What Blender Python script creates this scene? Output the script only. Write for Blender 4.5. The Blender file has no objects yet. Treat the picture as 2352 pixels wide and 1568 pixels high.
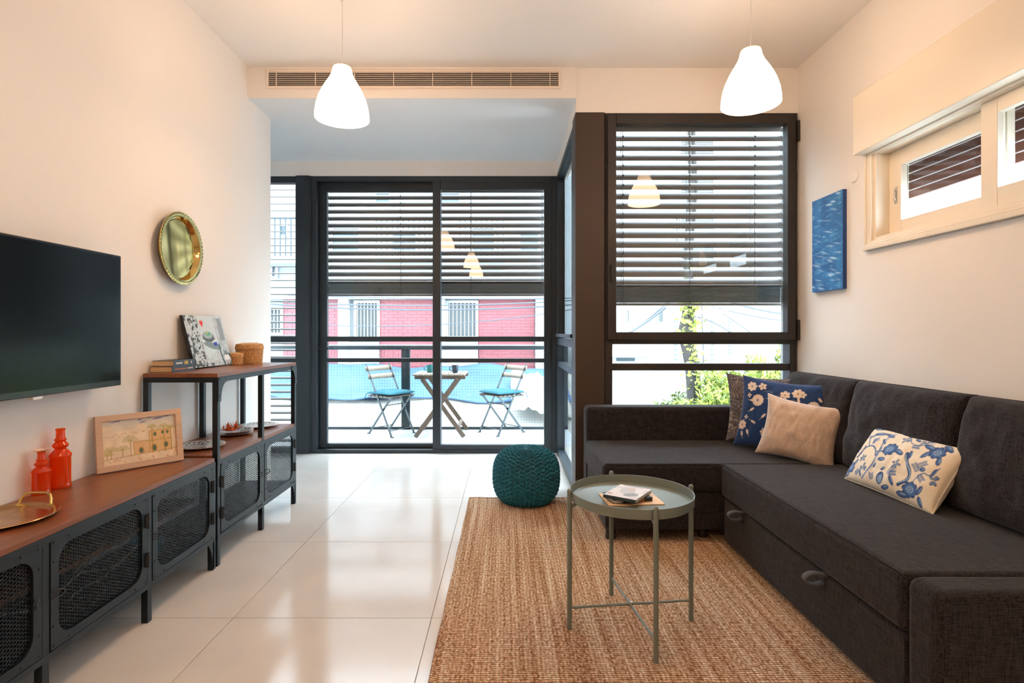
import bpy, math, random
import numpy as np
from mathutils import Vector, Matrix, Euler

S = bpy.context.scene
COL = S.collection
R = math.radians
rnd = random.Random(7)

# ------------------------------------------------------------------ camera
cam = bpy.data.cameras.new('camera')
cam.sensor_width = 36.0
cam.lens = 1252 / 2352 * 36.0
cam.shift_x = 14 / 2352
cam.shift_y = -20 / 2352
cam.clip_start = 0.02
cam.clip_end = 200
camo = bpy.data.objects.new('camera', cam)
COL.objects.link(camo)
camo.location = (0, 0, 1.15)
camo.rotation_euler = (R(90), 0, 0)
S.camera = camo

# ------------------------------------------------------------------ world / exposure
W = bpy.data.worlds.new('overcast_sky')
S.world = W
W.use_nodes = True
bg = W.node_tree.nodes['Background']
bg.inputs['Color'].default_value = (0.72, 0.875, 1.0, 1)
bg.inputs['Strength'].default_value = 13.0
sun = bpy.data.lights.new('hazy_sun', 'SUN')
sun.energy = 2.5
sun.angle = R(25)
sun.color = (1.0, 0.97, 0.92)
suno = bpy.data.objects.new('hazy_sun', sun)
COL.objects.link(suno)
suno.rotation_euler = (R(38), 0, R(-150))
S.view_settings.view_transform = 'Standard'
S.view_settings.look = 'None'
S.view_settings.gamma = 1
S.view_settings.use_curve_mapping = False
S.view_settings.exposure = 0.26
S.cycles.use_denoising = True
S.cycles.max_bounces = 10
S.cycles.diffuse_bounces = 5
S.cycles.glossy_bounces = 4
S.cycles.transmission_bounces = 6
S.cycles.transparent_max_bounces = 24
S.cycles.caustics_reflective = False
S.cycles.caustics_refractive = False
S.cycles.sample_clamp_indirect = 6.0
LAMP_L = 18.0
LAMP_C = (1.0, 0.65, 0.40)

# ------------------------------------------------------------------ materials
def mat(name, col, rough=0.5, metal=0.0, bump=None, vary=None, spec=0.5, coat=0.0, sheen=0.0, coord='Object', emit=None, trans=0.0, alpha=None):
    m = bpy.data.materials.new(name)
    m.use_nodes = True
    nt = m.node_tree
    b = nt.nodes['Principled BSDF']
    b.inputs['Base Color'].default_value = (*col, 1)
    b.inputs['Roughness'].default_value = rough
    b.inputs['Metallic'].default_value = metal
    b.inputs['Specular IOR Level'].default_value = spec
    b.inputs['Coat Weight'].default_value = coat
    b.inputs['Sheen Weight'].default_value = sheen
    b.inputs['Transmission Weight'].default_value = trans
    tc = nt.nodes.new('ShaderNodeTexCoord')
    if vary:   # (scale xyz, amount, detail)
        mp = nt.nodes.new('ShaderNodeMapping')
        mp.inputs['Scale'].default_value = vary[0]
        nt.links.new(tc.outputs[coord], mp.inputs['Vector'])
        n = nt.nodes.new('ShaderNodeTexNoise')
        n.inputs['Scale'].default_value = 1
        n.inputs['Detail'].default_value = 4
        nt.links.new(mp.outputs['Vector'], n.inputs['Vector'])
        cr = nt.nodes.new('ShaderNodeValToRGB')
        a = vary[1]
        cr.color_ramp.elements[0].position = 0.3
        cr.color_ramp.elements[1].position = 0.7
        cr.color_ramp.elements[0].color = (*[c * (1 - a) for c in col], 1)
        cr.color_ramp.elements[1].color = (*[min(1, c * (1 + a)) for c in col], 1)
        nt.links.new(n.outputs['Fac'], cr.inputs['Fac'])
        nt.links.new(cr.outputs['Color'], b.inputs['Base Color'])
    if bump:   # (scale xyz, strength, distance)
        mp = nt.nodes.new('ShaderNodeMapping')
        mp.inputs['Scale'].default_value = bump[0]
        nt.links.new(tc.outputs[coord], mp.inputs['Vector'])
        n = nt.nodes.new('ShaderNodeTexNoise')
        n.inputs['Scale'].default_value = 1
        n.inputs['Detail'].default_value = 3
        nt.links.new(mp.outputs['Vector'], n.inputs['Vector'])
        bp = nt.nodes.new('ShaderNodeBump')
        bp.inputs['Strength'].default_value = bump[1]
        bp.inputs['Distance'].default_value = bump[2]
        nt.links.new(n.outputs['Fac'], bp.inputs['Height'])
        nt.links.new(bp.outputs['Normal'], b.inputs['Normal'])
    return m

def vcol_mat(name, rough=0.7, bump=None, coat=0.0, sheen=0.0):
    m = mat(name, (0.5, 0.5, 0.5), rough, bump=bump, coat=coat, sheen=sheen)
    nt = m.node_tree
    a = nt.nodes.new('ShaderNodeVertexColor')
    a.layer_name = 'Col'
    nt.links.new(a.outputs['Color'], nt.nodes['Principled BSDF'].inputs['Base Color'])
    return m

def glass_mat(name, tint=(0.97, 0.99, 0.985), base=0.034):
    m = bpy.data.materials.new(name)
    m.use_nodes = True
    nt = m.node_tree
    nt.nodes.remove(nt.nodes['Principled BSDF'])
    out = nt.nodes['Material Output']
    tr = nt.nodes.new('ShaderNodeBsdfTransparent'); tr.inputs['Color'].default_value = (*tint, 1)
    gl = nt.nodes.new('ShaderNodeBsdfGlossy'); gl.inputs['Roughness'].default_value = 0.0
    lw = nt.nodes.new('ShaderNodeLayerWeight'); lw.inputs['Blend'].default_value = 0.5
    pw = nt.nodes.new('ShaderNodeMath'); pw.operation = 'POWER'; pw.inputs[1].default_value = 5
    ml = nt.nodes.new('ShaderNodeMath'); ml.operation = 'MULTIPLY_ADD'; ml.inputs[1].default_value = 0.9; ml.inputs[2].default_value = base
    mx = nt.nodes.new('ShaderNodeMixShader')
    nt.links.new(lw.outputs['Facing'], pw.inputs[0])
    nt.links.new(pw.outputs[0], ml.inputs[0])
    nt.links.new(ml.outputs[0], mx.inputs[0])
    nt.links.new(tr.outputs[0], mx.inputs[1])
    nt.links.new(gl.outputs[0], mx.inputs[2])
    nt.links.new(mx.outputs[0], out.inputs['Surface'])
    return m

def fabric_mat(name, c1, c2, fine=1500, slub=(30, 900), bump=0.35):
    """woven linen look: two crossed stretched noises"""
    m = mat(name, c1, 0.95, spec=0.12, sheen=0.10)
    nt = m.node_tree
    b = nt.nodes['Principled BSDF']
    tc = nt.nodes.new('ShaderNodeTexCoord')
    outs = []
    for sc in ((slub[0], slub[1] * .5, slub[1] * .5), (slub[1] * .5, slub[0], slub[1] * .5), (slub[1] * .5, slub[1] * .5, slub[0])):
        mp = nt.nodes.new('ShaderNodeMapping'); mp.inputs['Scale'].default_value = sc
        n = nt.nodes.new('ShaderNodeTexNoise'); n.inputs['Scale'].default_value = 1; n.inputs['Detail'].default_value = 2
        nt.links.new(tc.outputs['Object'], mp.inputs['Vector']); nt.links.new(mp.outputs['Vector'], n.inputs['Vector'])
        outs.append(n.outputs['Fac'])
    a1 = nt.nodes.new('ShaderNodeMath'); a1.operation = 'ADD'
    a2 = nt.nodes.new('ShaderNodeMath'); a2.operation = 'ADD'
    nt.links.new(outs[0], a1.inputs[0]); nt.links.new(outs[1], a1.inputs[1])
    nt.links.new(a1.outputs[0], a2.inputs[0]); nt.links.new(outs[2], a2.inputs[1])
    mr = nt.nodes.new('ShaderNodeMapRange'); mr.inputs[1].default_value = 1.15; mr.inputs[2].default_value = 1.85
    nt.links.new(a2.outputs[0], mr.inputs[0])
    cr = nt.nodes.new('ShaderNodeValToRGB')
    cr.color_ramp.elements[0].color = (*c1, 1); cr.color_ramp.elements[1].color = (*c2, 1)
    nt.links.new(mr.outputs[0], cr.inputs['Fac'])
    nt.links.new(cr.outputs['Color'], b.inputs['Base Color'])
    bp = nt.nodes.new('ShaderNodeBump'); bp.inputs['Strength'].default_value = bump; bp.inputs['Distance'].default_value = 0.001
    nt.links.new(mr.outputs[0], bp.inputs['Height']); nt.links.new(bp.outputs['Normal'], b.inputs['Normal'])
    return m

M = {}
M['wall'] = mat('wall_plaster', (0.80, 0.77, 0.74), 0.85, bump=((60, 60, 60), 0.08, 0.002), spec=0.2)
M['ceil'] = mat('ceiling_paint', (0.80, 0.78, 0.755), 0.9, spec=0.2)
M['ceil_daylight'] = mat('alcove_daylight_tint', (0.76, 0.78, 0.80), 0.9, spec=0.2)  # ceiling paint with the cool daylight put into its colour
M['tile'] = mat('cream_porcelain', (0.62, 0.58, 0.545), 0.12, vary=((3, 3, 3), 0.05), spec=0.5)
M['grout'] = mat('grout', (0.42, 0.35, 0.28), 0.9)
M['char'] = mat('charcoal_aluminium', (0.011, 0.018, 0.025), 0.42)
M['brownmetal'] = mat('brown_steel_paint', (0.046, 0.027, 0.018), 0.55)
M['darkframe'] = mat('dark_bronze_aluminium', (0.020, 0.015, 0.013), 0.42)
M['glass'] = glass_mat('window_glass')
M['slat'] = mat('blind_aluminium', (0.13, 0.12, 0.115), 0.5, spec=0.3)
M['cord'] = mat('blind_cord', (0.10, 0.10, 0.11), 0.8)
M['whiteframe'] = mat('cream_lacquer', (0.78, 0.71, 0.60), 0.35)
M['whitepl'] = mat('white_plastic', (0.82, 0.80, 0.77), 0.4)
M['black'] = mat('matt_black', (0.012, 0.013, 0.015), 0.5)
M['steelblk'] = mat('black_powder_steel', (0.006, 0.011, 0.016), 0.40, spec=0.4, bump=((300, 300, 300), 0.05, 0.001))
M['walnut'] = mat('brown_wood_top', (0.21, 0.068, 0.026), 0.33, vary=((40, 3, 40), 0.22))
M['screen'] = mat('tv_screen', (0.003, 0.004, 0.005), 0.20, spec=0.22)
M['bezel'] = mat('tv_bezel', (0.012, 0.010, 0.012), 0.25)
M['brass'] = mat('polished_brass', (0.60, 0.45, 0.17), 0.09, metal=1.0, bump=((7, 7, 7), 0.02, 0.003))
M['brassold'] = mat('tarnished_brass', (0.50, 0.30, 0.14), 0.22, metal=1.0, vary=((14, 14, 14), 0.3))
M['brassh'] = mat('brass_handle', (0.70, 0.50, 0.16), 0.25, metal=1.0)
M['sofa'] = fabric_mat('charcoal_linen', (0.007, 0.006, 0.0075), (0.044, 0.038, 0.043), slub=(22, 520), bump=0.6)
M['strap'] = mat('grey_strap', (0.075, 0.072, 0.078), 0.8)
M['pouf'] = mat('teal_cord', (0.001, 0.15, 0.225), 0.85, vary=((60, 60, 60), 0.25), bump=((260, 260, 260), 0.5, 0.002), sheen=0.2)
M['sage'] = mat('sage_steel', (0.165, 0.195, 0.175), 0.38, spec=0.5)
M['paper'] = mat('book_paper', (0.62, 0.42, 0.24), 0.8, vary=((20, 20, 600), 0.15))
M['papercream'] = mat('brochure_paper', (0.80, 0.55, 0.33), 0.6, vary=((14, 14, 14), 0.25))
M['cover_dark'] = mat('slate_cover', (0.035, 0.055, 0.075), 0.4)
M['print_white'] = mat('print_cream', (0.65, 0.60, 0.5), 0.5)
M['print_orange'] = mat('print_orange', (0.55, 0.16, 0.04), 0.5)
M['print_gold'] = mat('print_gold', (0.55, 0.38, 0.06), 0.5)
M['wicker'] = mat('wicker', (0.56, 0.31, 0.12), 0.55, vary=((160, 160, 60), 0.4))
M['pine'] = mat('light_wood_frame', (0.60, 0.42, 0.30), 0.5, vary=((5, 5, 60), 0.1))
M['teak'] = mat('balcony_wood', (0.113, 0.074, 0.050), 0.6, vary=((30, 30, 6), 0.2))
M['teakpale'] = mat('pale_wood_slats', (0.249, 0.195, 0.145), 0.6, vary=((20, 20, 8), 0.12))
M['chairmetal'] = mat('dark_green_steel', (0.005, 0.021, 0.025), 0.4)
M['teal_pad'] = mat('teal_cotton', (0.003, 0.083, 0.113), 0.9)
M['mug_teal'] = mat('teal_glaze', (0.006, 0.130, 0.142), 0.3)
M['mug_navy'] = mat('navy_glaze', (0.007, 0.021, 0.042), 0.3)
M['deck'] = mat('white_deck', (0.343, 0.361, 0.373), 0.5)
M['railing'] = mat('railing_steel', (0.010, 0.021, 0.026), 0.45)
M['wire'] = mat('wire', (0.059, 0.077, 0.089), 0.5)
M['facade'] = mat('facade_plaster', (0.237, 0.249, 0.254), 0.9, vary=((1.5, 1.5, 1.5), 0.06))
M['facade2'] = mat('facade_white', (0.308, 0.320, 0.326), 0.9)
M['redtile'] = mat('red_ceramic', (0.178, 0.037, 0.045), 0.5, vary=((2, 2, 9), 0.14))
M['redgrout'] = mat('pale_grout', (0.213, 0.094, 0.101), 0.8)
M['shutter'] = mat('grey_shutter', (0.089, 0.101, 0.106), 0.6)
M['shutterw'] = mat('white_shutter_bar', (0.249, 0.254, 0.249), 0.6)
M['darkwin'] = mat('dark_glass', (0.030, 0.047, 0.059), 0.2)
M['bluetarp'] = mat('blue_tarp', (0.026, 0.074, 0.178), 0.6, vary=((1.5, 1.5, 1.5), 0.25), bump=((3, 3, 3), 0.5, 0.06))
M['creamtarp'] = mat('cream_tarp', (0.249, 0.237, 0.213), 0.8, vary=((1.2, 1.2, 1.2), 0.1), bump=((2.5, 2.5, 2.5), 0.5, 0.08))
M['street'] = mat('street', (0.42, 0.42, 0.42), 0.9)
M['bark'] = mat('bark', (0.033, 0.028, 0.025), 0.95, bump=((20, 20, 5), 1.0, 0.04))
M['leaf'] = mat('leaf_lime', (0.25, 0.29, 0.045), 0.6, vary=((3, 3, 3), 0.35))
M['leaf2'] = mat('leaf_mid', (0.10, 0.14, 0.03), 0.6, vary=((3, 3, 3), 0.35))
M['cable'] = mat('cable_grey', (0.059, 0.065, 0.077), 0.7)
M['whitecable'] = mat('cable_white', (0.34, 0.34, 0.34), 0.5)
M['brownslat'] = mat('brown_shutter', (0.10, 0.030, 0.018), 0.5)
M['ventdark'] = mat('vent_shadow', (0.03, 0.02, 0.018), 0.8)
M['vent'] = mat('vent_cream', (0.78, 0.68, 0.60), 0.5)
M['chrome'] = mat('steel', (0.6, 0.6, 0.6), 0.3, metal=1.0)
M['bluebowl'] = mat('blue_bowl', (0.02, 0.22, 0.34), 0.3)
M['coral'] = mat('orange_petals', (0.75, 0.12, 0.02), 0.6, vary=((60, 60, 60), 0.3))
M['petal'] = mat('cream_petals', (0.85, 0.62, 0.5), 0.5)
M['prnt'] = vcol_mat('printed_canvas', 0.6)
M['pfab'] = vcol_mat('printed_cotton', 0.9, bump=((900, 900, 900), 0.15, 0.0008), sheen=0.2)
M['psat'] = vcol_mat('satin_cushion', 0.5, bump=((16, 16, 16), 0.2, 0.006), sheen=0.5)
M['glaze'] = vcol_mat('painted_glaze', 0.25, coat=0.3)
# orange bottle glass
m = bpy.data.materials.new('orange_glass'); m.use_nodes = True
nt = m.node_tree; nt.nodes.remove(nt.nodes['Principled BSDF'])
tr = nt.nodes.new('ShaderNodeBsdfTransparent'); tr.inputs['Color'].default_value = (1.0, 0.44, 0.05, 1)
df = nt.nodes.new('ShaderNodeBsdfDiffuse'); df.inputs['Color'].default_value = (0.95, 0.17, 0.003, 1)
tl = nt.nodes.new('ShaderNodeBsdfTranslucent'); tl.inputs['Color'].default_value = (0.98, 0.30, 0.004, 1)
gl = nt.nodes.new('ShaderNodeBsdfGlossy'); gl.inputs['Roughness'].default_value = 0.08
mx0 = nt.nodes.new('ShaderNodeMixShader'); mx0.inputs[0].default_value = 0.5
mx = nt.nodes.new('ShaderNodeMixShader'); mx.inputs[0].default_value = 0.36
mx2 = nt.nodes.new('ShaderNodeMixShader'); mx2.inputs[0].default_value = 0.05
nt.links.new(df.outputs[0], mx0.inputs[1]); nt.links.new(tl.outputs[0], mx0.inputs[2])
nt.links.new(tr.outputs[0], mx.inputs[1]); nt.links.new(mx0.outputs[0], mx.inputs[2])
nt.links.new(mx.outputs[0], mx2.inputs[1]); nt.links.new(gl.outputs[0], mx2.inputs[2])
nt.links.new(mx2.outputs[0], nt.nodes['Material Output'].inputs['Surface'])
M['orange_glass'] = m
# glowing lamp shade : bulb inside lights the body, the neck less
m = mat('glowing_shade', (0.9, 0.85, 0.75), 0.4)
nt = m.node_tree; b = nt.nodes['Principled BSDF']
tc = nt.nodes.new('ShaderNodeTexCoord'); sp = nt.nodes.new('ShaderNodeSeparateXYZ')
nt.links.new(tc.outputs['Object'], sp.inputs[0])
mr = nt.nodes.new('ShaderNodeMapRange'); mr.inputs[1].default_value = 0.17; mr.inputs[2].default_value = 0.27
mr.inputs[3].default_value = LAMP_L; mr.inputs[4].default_value = 1.1
nt.links.new(sp.outputs['Z'], mr.inputs[0]); nt.links.new(mr.outputs[0], b.inputs['Emission Strength'])
b.inputs['Emission Color'].default_value = (*LAMP_C, 1)
M['shade'] = m
# rug
def rug_mat():
    m = mat('jute', (0.5, 0.3, 0.15), 0.95, spec=0.1)
    nt = m.node_tree; b = nt.nodes['Principled BSDF']
    N = nt.nodes.new; L = nt.links.new
    tc = N('ShaderNodeTexCoord'); sp = N('ShaderNodeSeparateXYZ'); L(tc.outputs['Object'], sp.inputs[0])
    # wobble
    nz = N('ShaderNodeTexNoise'); nz.inputs['Scale'].default_value = 9; L(tc.outputs['Object'], nz.inputs['Vector'])
    def math_(op, a, bb, c=None):
        n = N('ShaderNodeMath'); n.operation = op
        for i, v in enumerate((a, bb, c)):
            if v is None: continue
            if isinstance(v, (int, float)): n.inputs[i].default_value = v
            else: L(v, n.inputs[i])
        return n.outputs[0]
    wob = math_('MULTIPLY', nz.outputs['Fac'], 5.0)
    rx = math_('MULTIPLY_ADD', sp.outputs['X'], 2 * math.pi / 0.0145, wob)
    ry = math_('MULTIPLY_ADD', sp.outputs['Y'], 2 * math.pi / 0.0115, wob)
    sx = math_('SINE', rx, None)
    half = math_('MULTIPLY', math_('SIGN', math_('SINE', math_('MULTIPLY', rx, 0.5), None), None), math.pi / 9)
    sy = math_('SINE', math_('ADD', ry, half), None)
    h = math_('MULTIPLY', math_('MULTIPLY_ADD', sx, 0.30, 0.70), math_('MULTIPLY_ADD', sy, 0.5, 0.5))
    hs = math_('POWER', h, 0.6)
    def noise(scale, det=3):
        mp = N('ShaderNodeMapping'); mp.inputs['Scale'].default_value = scale
        L(tc.outputs['Object'], mp.inputs['Vector'])
        n = N('ShaderNodeTexNoise'); n.inputs['Scale'].default_value = 1; n.inputs['Detail'].default_value = det
        L(mp.outputs['Vector'], n.inputs['Vector']); return n.outputs['Fac']
    streak = noise((42, 1.3, 1), 4)
    blot = noise((110, 60, 1), 2)
    f = math_('ADD', math_('MULTIPLY', streak, 0.75), math_('MULTIPLY', blot, 1.1))
    mr = N('ShaderNodeMapRange'); mr.inputs[1].default_value = 0.70; mr.inputs[2].default_value = 1.16; L(f, mr.inputs[0])
    cr = N('ShaderNodeValToRGB')
    e = cr.color_ramp.elements
    e[0].color = (0.30, 0.13, 0.06, 1); e[1].color = (0.82, 0.68, 0.52, 1)
    x = e.new(0.30); x.color = (0.50, 0.29, 0.165, 1)
    x = e.new(0.65); x.color = (0.66, 0.45, 0.295, 1)
    L(mr.outputs[0], cr.inputs['Fac'])
    mixn = N('ShaderNodeMix'); mixn.data_type = 'RGBA'; mixn.blend_type = 'MULTIPLY'
    mixn.inputs['Factor'].default_value = 1.0
    g = N('ShaderNodeMapRange'); g.inputs[3].default_value = 0.32; g.inputs[4].default_value = 1.38; L(hs, g.inputs[0])
    cg = N('ShaderNodeCombineColor')
    for i in range(3): L(g.outputs[0], cg.inputs[i])
    L(cr.outputs['Color'], mixn.inputs['A']); L(cg.outputs[0], mixn.inputs['B'])
    L(mixn.outputs['Result'], b.inputs['Base Color'])
    bp = N('ShaderNodeBump'); bp.inputs['Strength'].default_value = 0.9; bp.inputs['Distance'].default_value = 0.005
    L(hs, bp.inputs['Height']); L(bp.outputs['Normal'], b.inputs['Normal'])
    return m
M['rug'] = rug_mat()

# ------------------------------------------------------------------ mesh builder
class MB:
    def __init__(s): s.v = []; s.f = []
    def add(s, vs, fs, T=None):
        o = len(s.v)
        if T is not None: vs = [tuple(T @ Vector(p)) for p in vs]
        s.v += [tuple(p) for p in vs]; s.f += [tuple(i + o for i in f) for f in fs]
        return s
    def box(s, x0, x1, y0, y1, z0, z1, T=None):
        vs = [(x0,y0,z0),(x1,y0,z0),(x1,y1,z0),(x0,y1,z0),(x0,y0,z1),(x1,y0,z1),(x1,y1,z1),(x0,y1,z1)]
        return s.add(vs, [(0,3,2,1),(4,5,6,7),(0,1,5,4),(1,2,6,5),(2,3,7,6),(3,0,4,7)], T)
    def bar(s, p, q, w, h=None, up=(0,0,1)):
        """rectangular bar from p to q, w across, h along 'up'"""
        h = h or w
        p, q = Vector(p), Vector(q); d = (q - p).normalized(); up = Vector(up)
        if abs(d.dot(up)) > .99: up = Vector((1,0,0))
        a = d.cross(up).normalized(); b = a.cross(d)
        vs = []
        for c in (p, q):
            for i, j in ((-1,-1),(1,-1),(1,1),(-1,1)):
                vs.append(c + a * (i * w / 2) + b * (j * h / 2))
        return s.add(vs, [(0,1,2,3),(7,6,5,4),(0,4,5,1),(1,5,6,2),(2,6,7,3),(3,7,4,0)])
    def tube(s, pts, r, n=8, caps=True):
        pts = [Vector(p) for p in pts]; rs = r if isinstance(r, (list, tuple)) else [r] * len(pts)
        vs = []; fs = []
        a = None
        for i, p in enumerate(pts):
            d = (pts[min(i+1, len(pts)-1)] - pts[max(i-1, 0)]).normalized()
            if a is None:
                up = Vector((0,0,1)) if abs(d.z) < .9 else Vector((1,0,0))
                a = d.cross(up).normalized()
            else:
                a = (a - d * a.dot(d)).normalized()
            b = d.cross(a)
            for k in range(n):
                t = 2 * math.pi * k / n
                vs.append(p + a * (math.cos(t) * rs[i]) + b * (math.sin(t) * rs[i]))
        for i in range(len(pts) - 1):
            for k in range(n):
                fs.append((i*n+k, i*n+(k+1)%n, (i+1)*n+(k+1)%n, (i+1)*n+k))
        if caps:
            fs.append(tuple(range(n))[::-1]); fs.append(tuple((len(pts)-1)*n + k for k in range(n)))
        return s.add(vs, fs)
    def lathe(s, prof, n=32, T=None, angle0=0.0, close=False):
        vs = []; fs = []; m = len(prof)
        for (r, z) in prof:
            for k in range(n):
                t = 2*math.pi*k/n + angle0
                vs.append((r*math.cos(t), r*math.sin(t), z))
        for i in range(m - 1 if not close else m):
            j = (i + 1) % m
            for k in range(n):
                fs.append((i*n+k, i*n+(k+1)%n, j*n+(k+1)%n, j*n+k))
        if not close:
            if prof[0][0] > 1e-6: fs.append(tuple(range(n))[::-1])
            if prof[-1][0] > 1e-6: fs.append(tuple((m-1)*n + k for k in range(n)))
        return s.add(vs, fs, T)
    def grid(s, P, closed_u=False):
        """P[i][j] points"""
        ni, nj = len(P), len(P[0])
        vs = [p for row in P for p in row]; fs = []
        for i in range(ni - (0 if closed_u else 1)):
            i2 = (i + 1) % ni
            for j in range(nj - 1):
                fs.append((i*nj+j, i2*nj+j, i2*nj+j+1, i*nj+j+1))
        return s.add(vs, fs)
    def build(s, name, material, parent=None, world=False, smooth=False, bevel=0, seg=2, kind=None, label=None):
        me = bpy.data.meshes.new(name)
        v = s.v
        if world and parent is not None:
            off = Vector((0,0,0)); p = parent
            while p is not None: off += p.location; p = p.parent
            v = [(a[0]-off.x, a[1]-off.y, a[2]-off.z) for a in v]
        me.from_pydata(v, [], s.f)
        me.validate(clean_customdata=False)
        me.materials.append(material)
        o = bpy.data.objects.new(name, me); COL.objects.link(o)
        if parent is not None: o.parent = parent
        if smooth:
            me.polygons.foreach_set('use_smooth', [True] * len(me.polygons))
            try: me.set_sharp_from_angle(angle=R(40))
            except Exception: pass
        if bevel:
            md = o.modifiers.new('bevel', 'BEVEL'); md.width = bevel; md.segments = seg
            md.limit_method = 'ANGLE'; md.angle_limit = R(40)
            if not smooth:
                me.polygons.foreach_set('use_smooth', [True] * len(me.polygons))
                md.harden_normals = True
        if kind: o['kind'] = kind
        if label: o['label'] = label
        return o

def tag(o, label=None, cat=None, group=None, kind=None):
    if label: o['label'] = label
    if cat: o['category'] = cat
    if group: o['group'] = group
    if kind: o['kind'] = kind
    return o
def thing(name, loc=(0,0,0), label=None, cat=None, group=None, kind=None, rot=(0,0,0)):
    o = bpy.data.objects.new(name, None); COL.objects.link(o)
    o.location = loc; o.rotation_euler = rot; o.empty_display_size = 0.1
    return tag(o, label, cat, group, kind)
def struct(mb, name, material, bevel=0, label=None):
    o = mb.build(name, material, bevel=bevel); o['kind'] = 'structure'
    if label: o['label'] = label
    return o
def inst(src, parent, loc=None, rot=None, name=None):
    o = bpy.data.objects.new(name or src.name.split('.')[0], src.data); COL.objects.link(o)
    for k in src.keys():
        if k in ('label', 'kind', 'category', 'group'): o[k] = src[k]
    for md in src.modifiers:
        if md.type == 'BEVEL':
            n = o.modifiers.new('bevel', 'BEVEL'); n.width = md.width; n.segments = md.segments; n.limit_method = 'ANGLE'; n.angle_limit = md.angle_limit; n.harden_normals = md.harden_normals
    o.parent = parent
    o.location = loc if loc is not None else src.location
    o.rotation_euler = rot if rot is not None else src.rotation_euler
    return o
def kids(o): return [c for c in bpy.data.objects if c.parent == o]
def dup(root, loc, rz=None, **tags):
    r = root.copy(); COL.objects.link(r); r.location = loc
    if rz is not None: r.rotation_euler = (0, 0, rz)
    for k, v in tags.items(): r[k] = v
    def rec(a, b):
        for c in kids(a):
            d = c.copy(); COL.objects.link(d); d.parent = b; rec(c, d)
    rec(root, r)
    return r

# rounded-rectangle plate with rounded-rectangle opening, in the local (u,v) plane
def rrect(u0, u1, v0, v1, r, n=6):
    pts = []
    for (cx, cy, a0) in ((u1-r, v1-r, 0), (u0+r, v1-r, 90), (u0+r, v0+r, 180), (u1-r, v0+r, 270)):
        for k in range(n + 1):
            a = R(a0 + 90*k/n); pts.append((cx + r*math.cos(a), cy + r*math.sin(a)))
    return pts
def ring_plate(mb, outer, inner, conv, t):
    n = len(outer)
    vs = [conv(u, v, 0) for u, v in outer] + [conv(u, v, 0) for u, v in inner] + [conv(u, v, t) for u, v in outer] + [conv(u, v, t) for u, v in inner]
    fs = []
    for k in range(n):
        j = (k+1) % n
        fs += [(k, j, n+j, n+k), (2*n+k, 3*n+k, 3*n+j, 2*n+j), (k, 2*n+k, 2*n+j, j), (n+k, n+j, 3*n+j, 3*n+k)]
    mb.add(vs, fs)
def frame_boxes(mb, x0, x1, z0, z1, y0, y1, w, wb=None, wt=None):
    """rectangular frame in XZ"""
    wb = w if wb is None else wb; wt = w if wt is None else wt
    mb.box(x0, x0+w, y0, y1, z0, z1); mb.box(x1-w, x1, y0, y1, z0, z1)
    mb.box(x0+w, x1-w, y0, y1, z0, z0+wb); mb.box(x0+w, x1-w, y0, y1, z1-wt, z1)

# ------------------------------------------------------------------ painter for printed surfaces (vertex colours)
def vnoise(U, V, sc, seed=0):
    rs = np.random.RandomState(seed); n = 64; g = rs.rand(n, n)
    x = U*sc; y = V*sc; xi = np.floor(x).astype(int); yi = np.floor(y).astype(int)
    fx = x-xi; fy = y-yi; fx = fx*fx*(3-2*fx); fy = fy*fy*(3-2*fy)
    a = g[xi % n, yi % n]; b_ = g[(xi+1) % n, yi % n]; c = g[xi % n, (yi+1) % n]; d = g[(xi+1) % n, (yi+1) % n]
    return (a*(1-fx)+b_*fx)*(1-fy) + (c*(1-fx)+d*fx)*fy
class Canvas:
    def __init__(s, w, h, nx, ny, col):
        s.w, s.h, s.nx, s.ny = w, h, nx, ny
        s.U, s.V = np.meshgrid(np.linspace(0, w, nx), np.linspace(0, h, ny), indexing='ij')
        s.C = np.ones((nx, ny, 3)) * np.array(col); s.px = w / nx
    def mix(s, m, col):
        m = np.clip(m, 0, 1)[..., None]; s.C = s.C*(1-m) + np.array(col)*m
    def ell(s, cx, cy, rx, ry, ang, col, a=1.0):
        c, q = math.cos(ang), math.sin(ang); dx = s.U-cx; dy = s.V-cy
        u = (dx*c+dy*q)/rx; v = (-dx*q+dy*c)/ry
        d = (np.sqrt(u*u+v*v)-1)*min(rx, ry)
        s.mix(a*(0.5-d/s.px), col)
    def line(s, pts, wd, col, a=1.0):
        best = np.full(s.U.shape, 1e9)
        for (x0, y0), (x1, y1) in zip(pts[:-1], pts[1:]):
            dx, dy = x1-x0, y1-y0; l = dx*dx+dy*dy+1e-12
            t = np.clip(((s.U-x0)*dx+(s.V-y0)*dy)/l, 0, 1)
            best = np.minimum(best, np.hypot(s.U-x0-t*dx, s.V-y0-t*dy))
        s.mix(a*(0.5-(best-wd/2)/s.px), col)
    def rect(s, x0, x1, y0, y1, col, a=1.0):
        s.mix(a*((s.U >= x0)&(s.U <= x1)&(s.V >= y0)&(s.V <= y1)).astype(float), col)
    def curve(s, f, wd, col, n=14, a=1.0):
        s.line([f(i/n) for i in range(n+1)], wd, col, a)
    def flower(s, x, y, r, n, col, cen, a0=0.0, fat=.42):
        for k in range(n):
            t = a0+2*math.pi*k/n
            s.ell(x+.58*r*math.cos(t), y+.58*r*math.sin(t), .45*r, fat*.8*r, t, col)
        s.ell(x, y, .22*r, .22*r, 0, cen)
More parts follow.
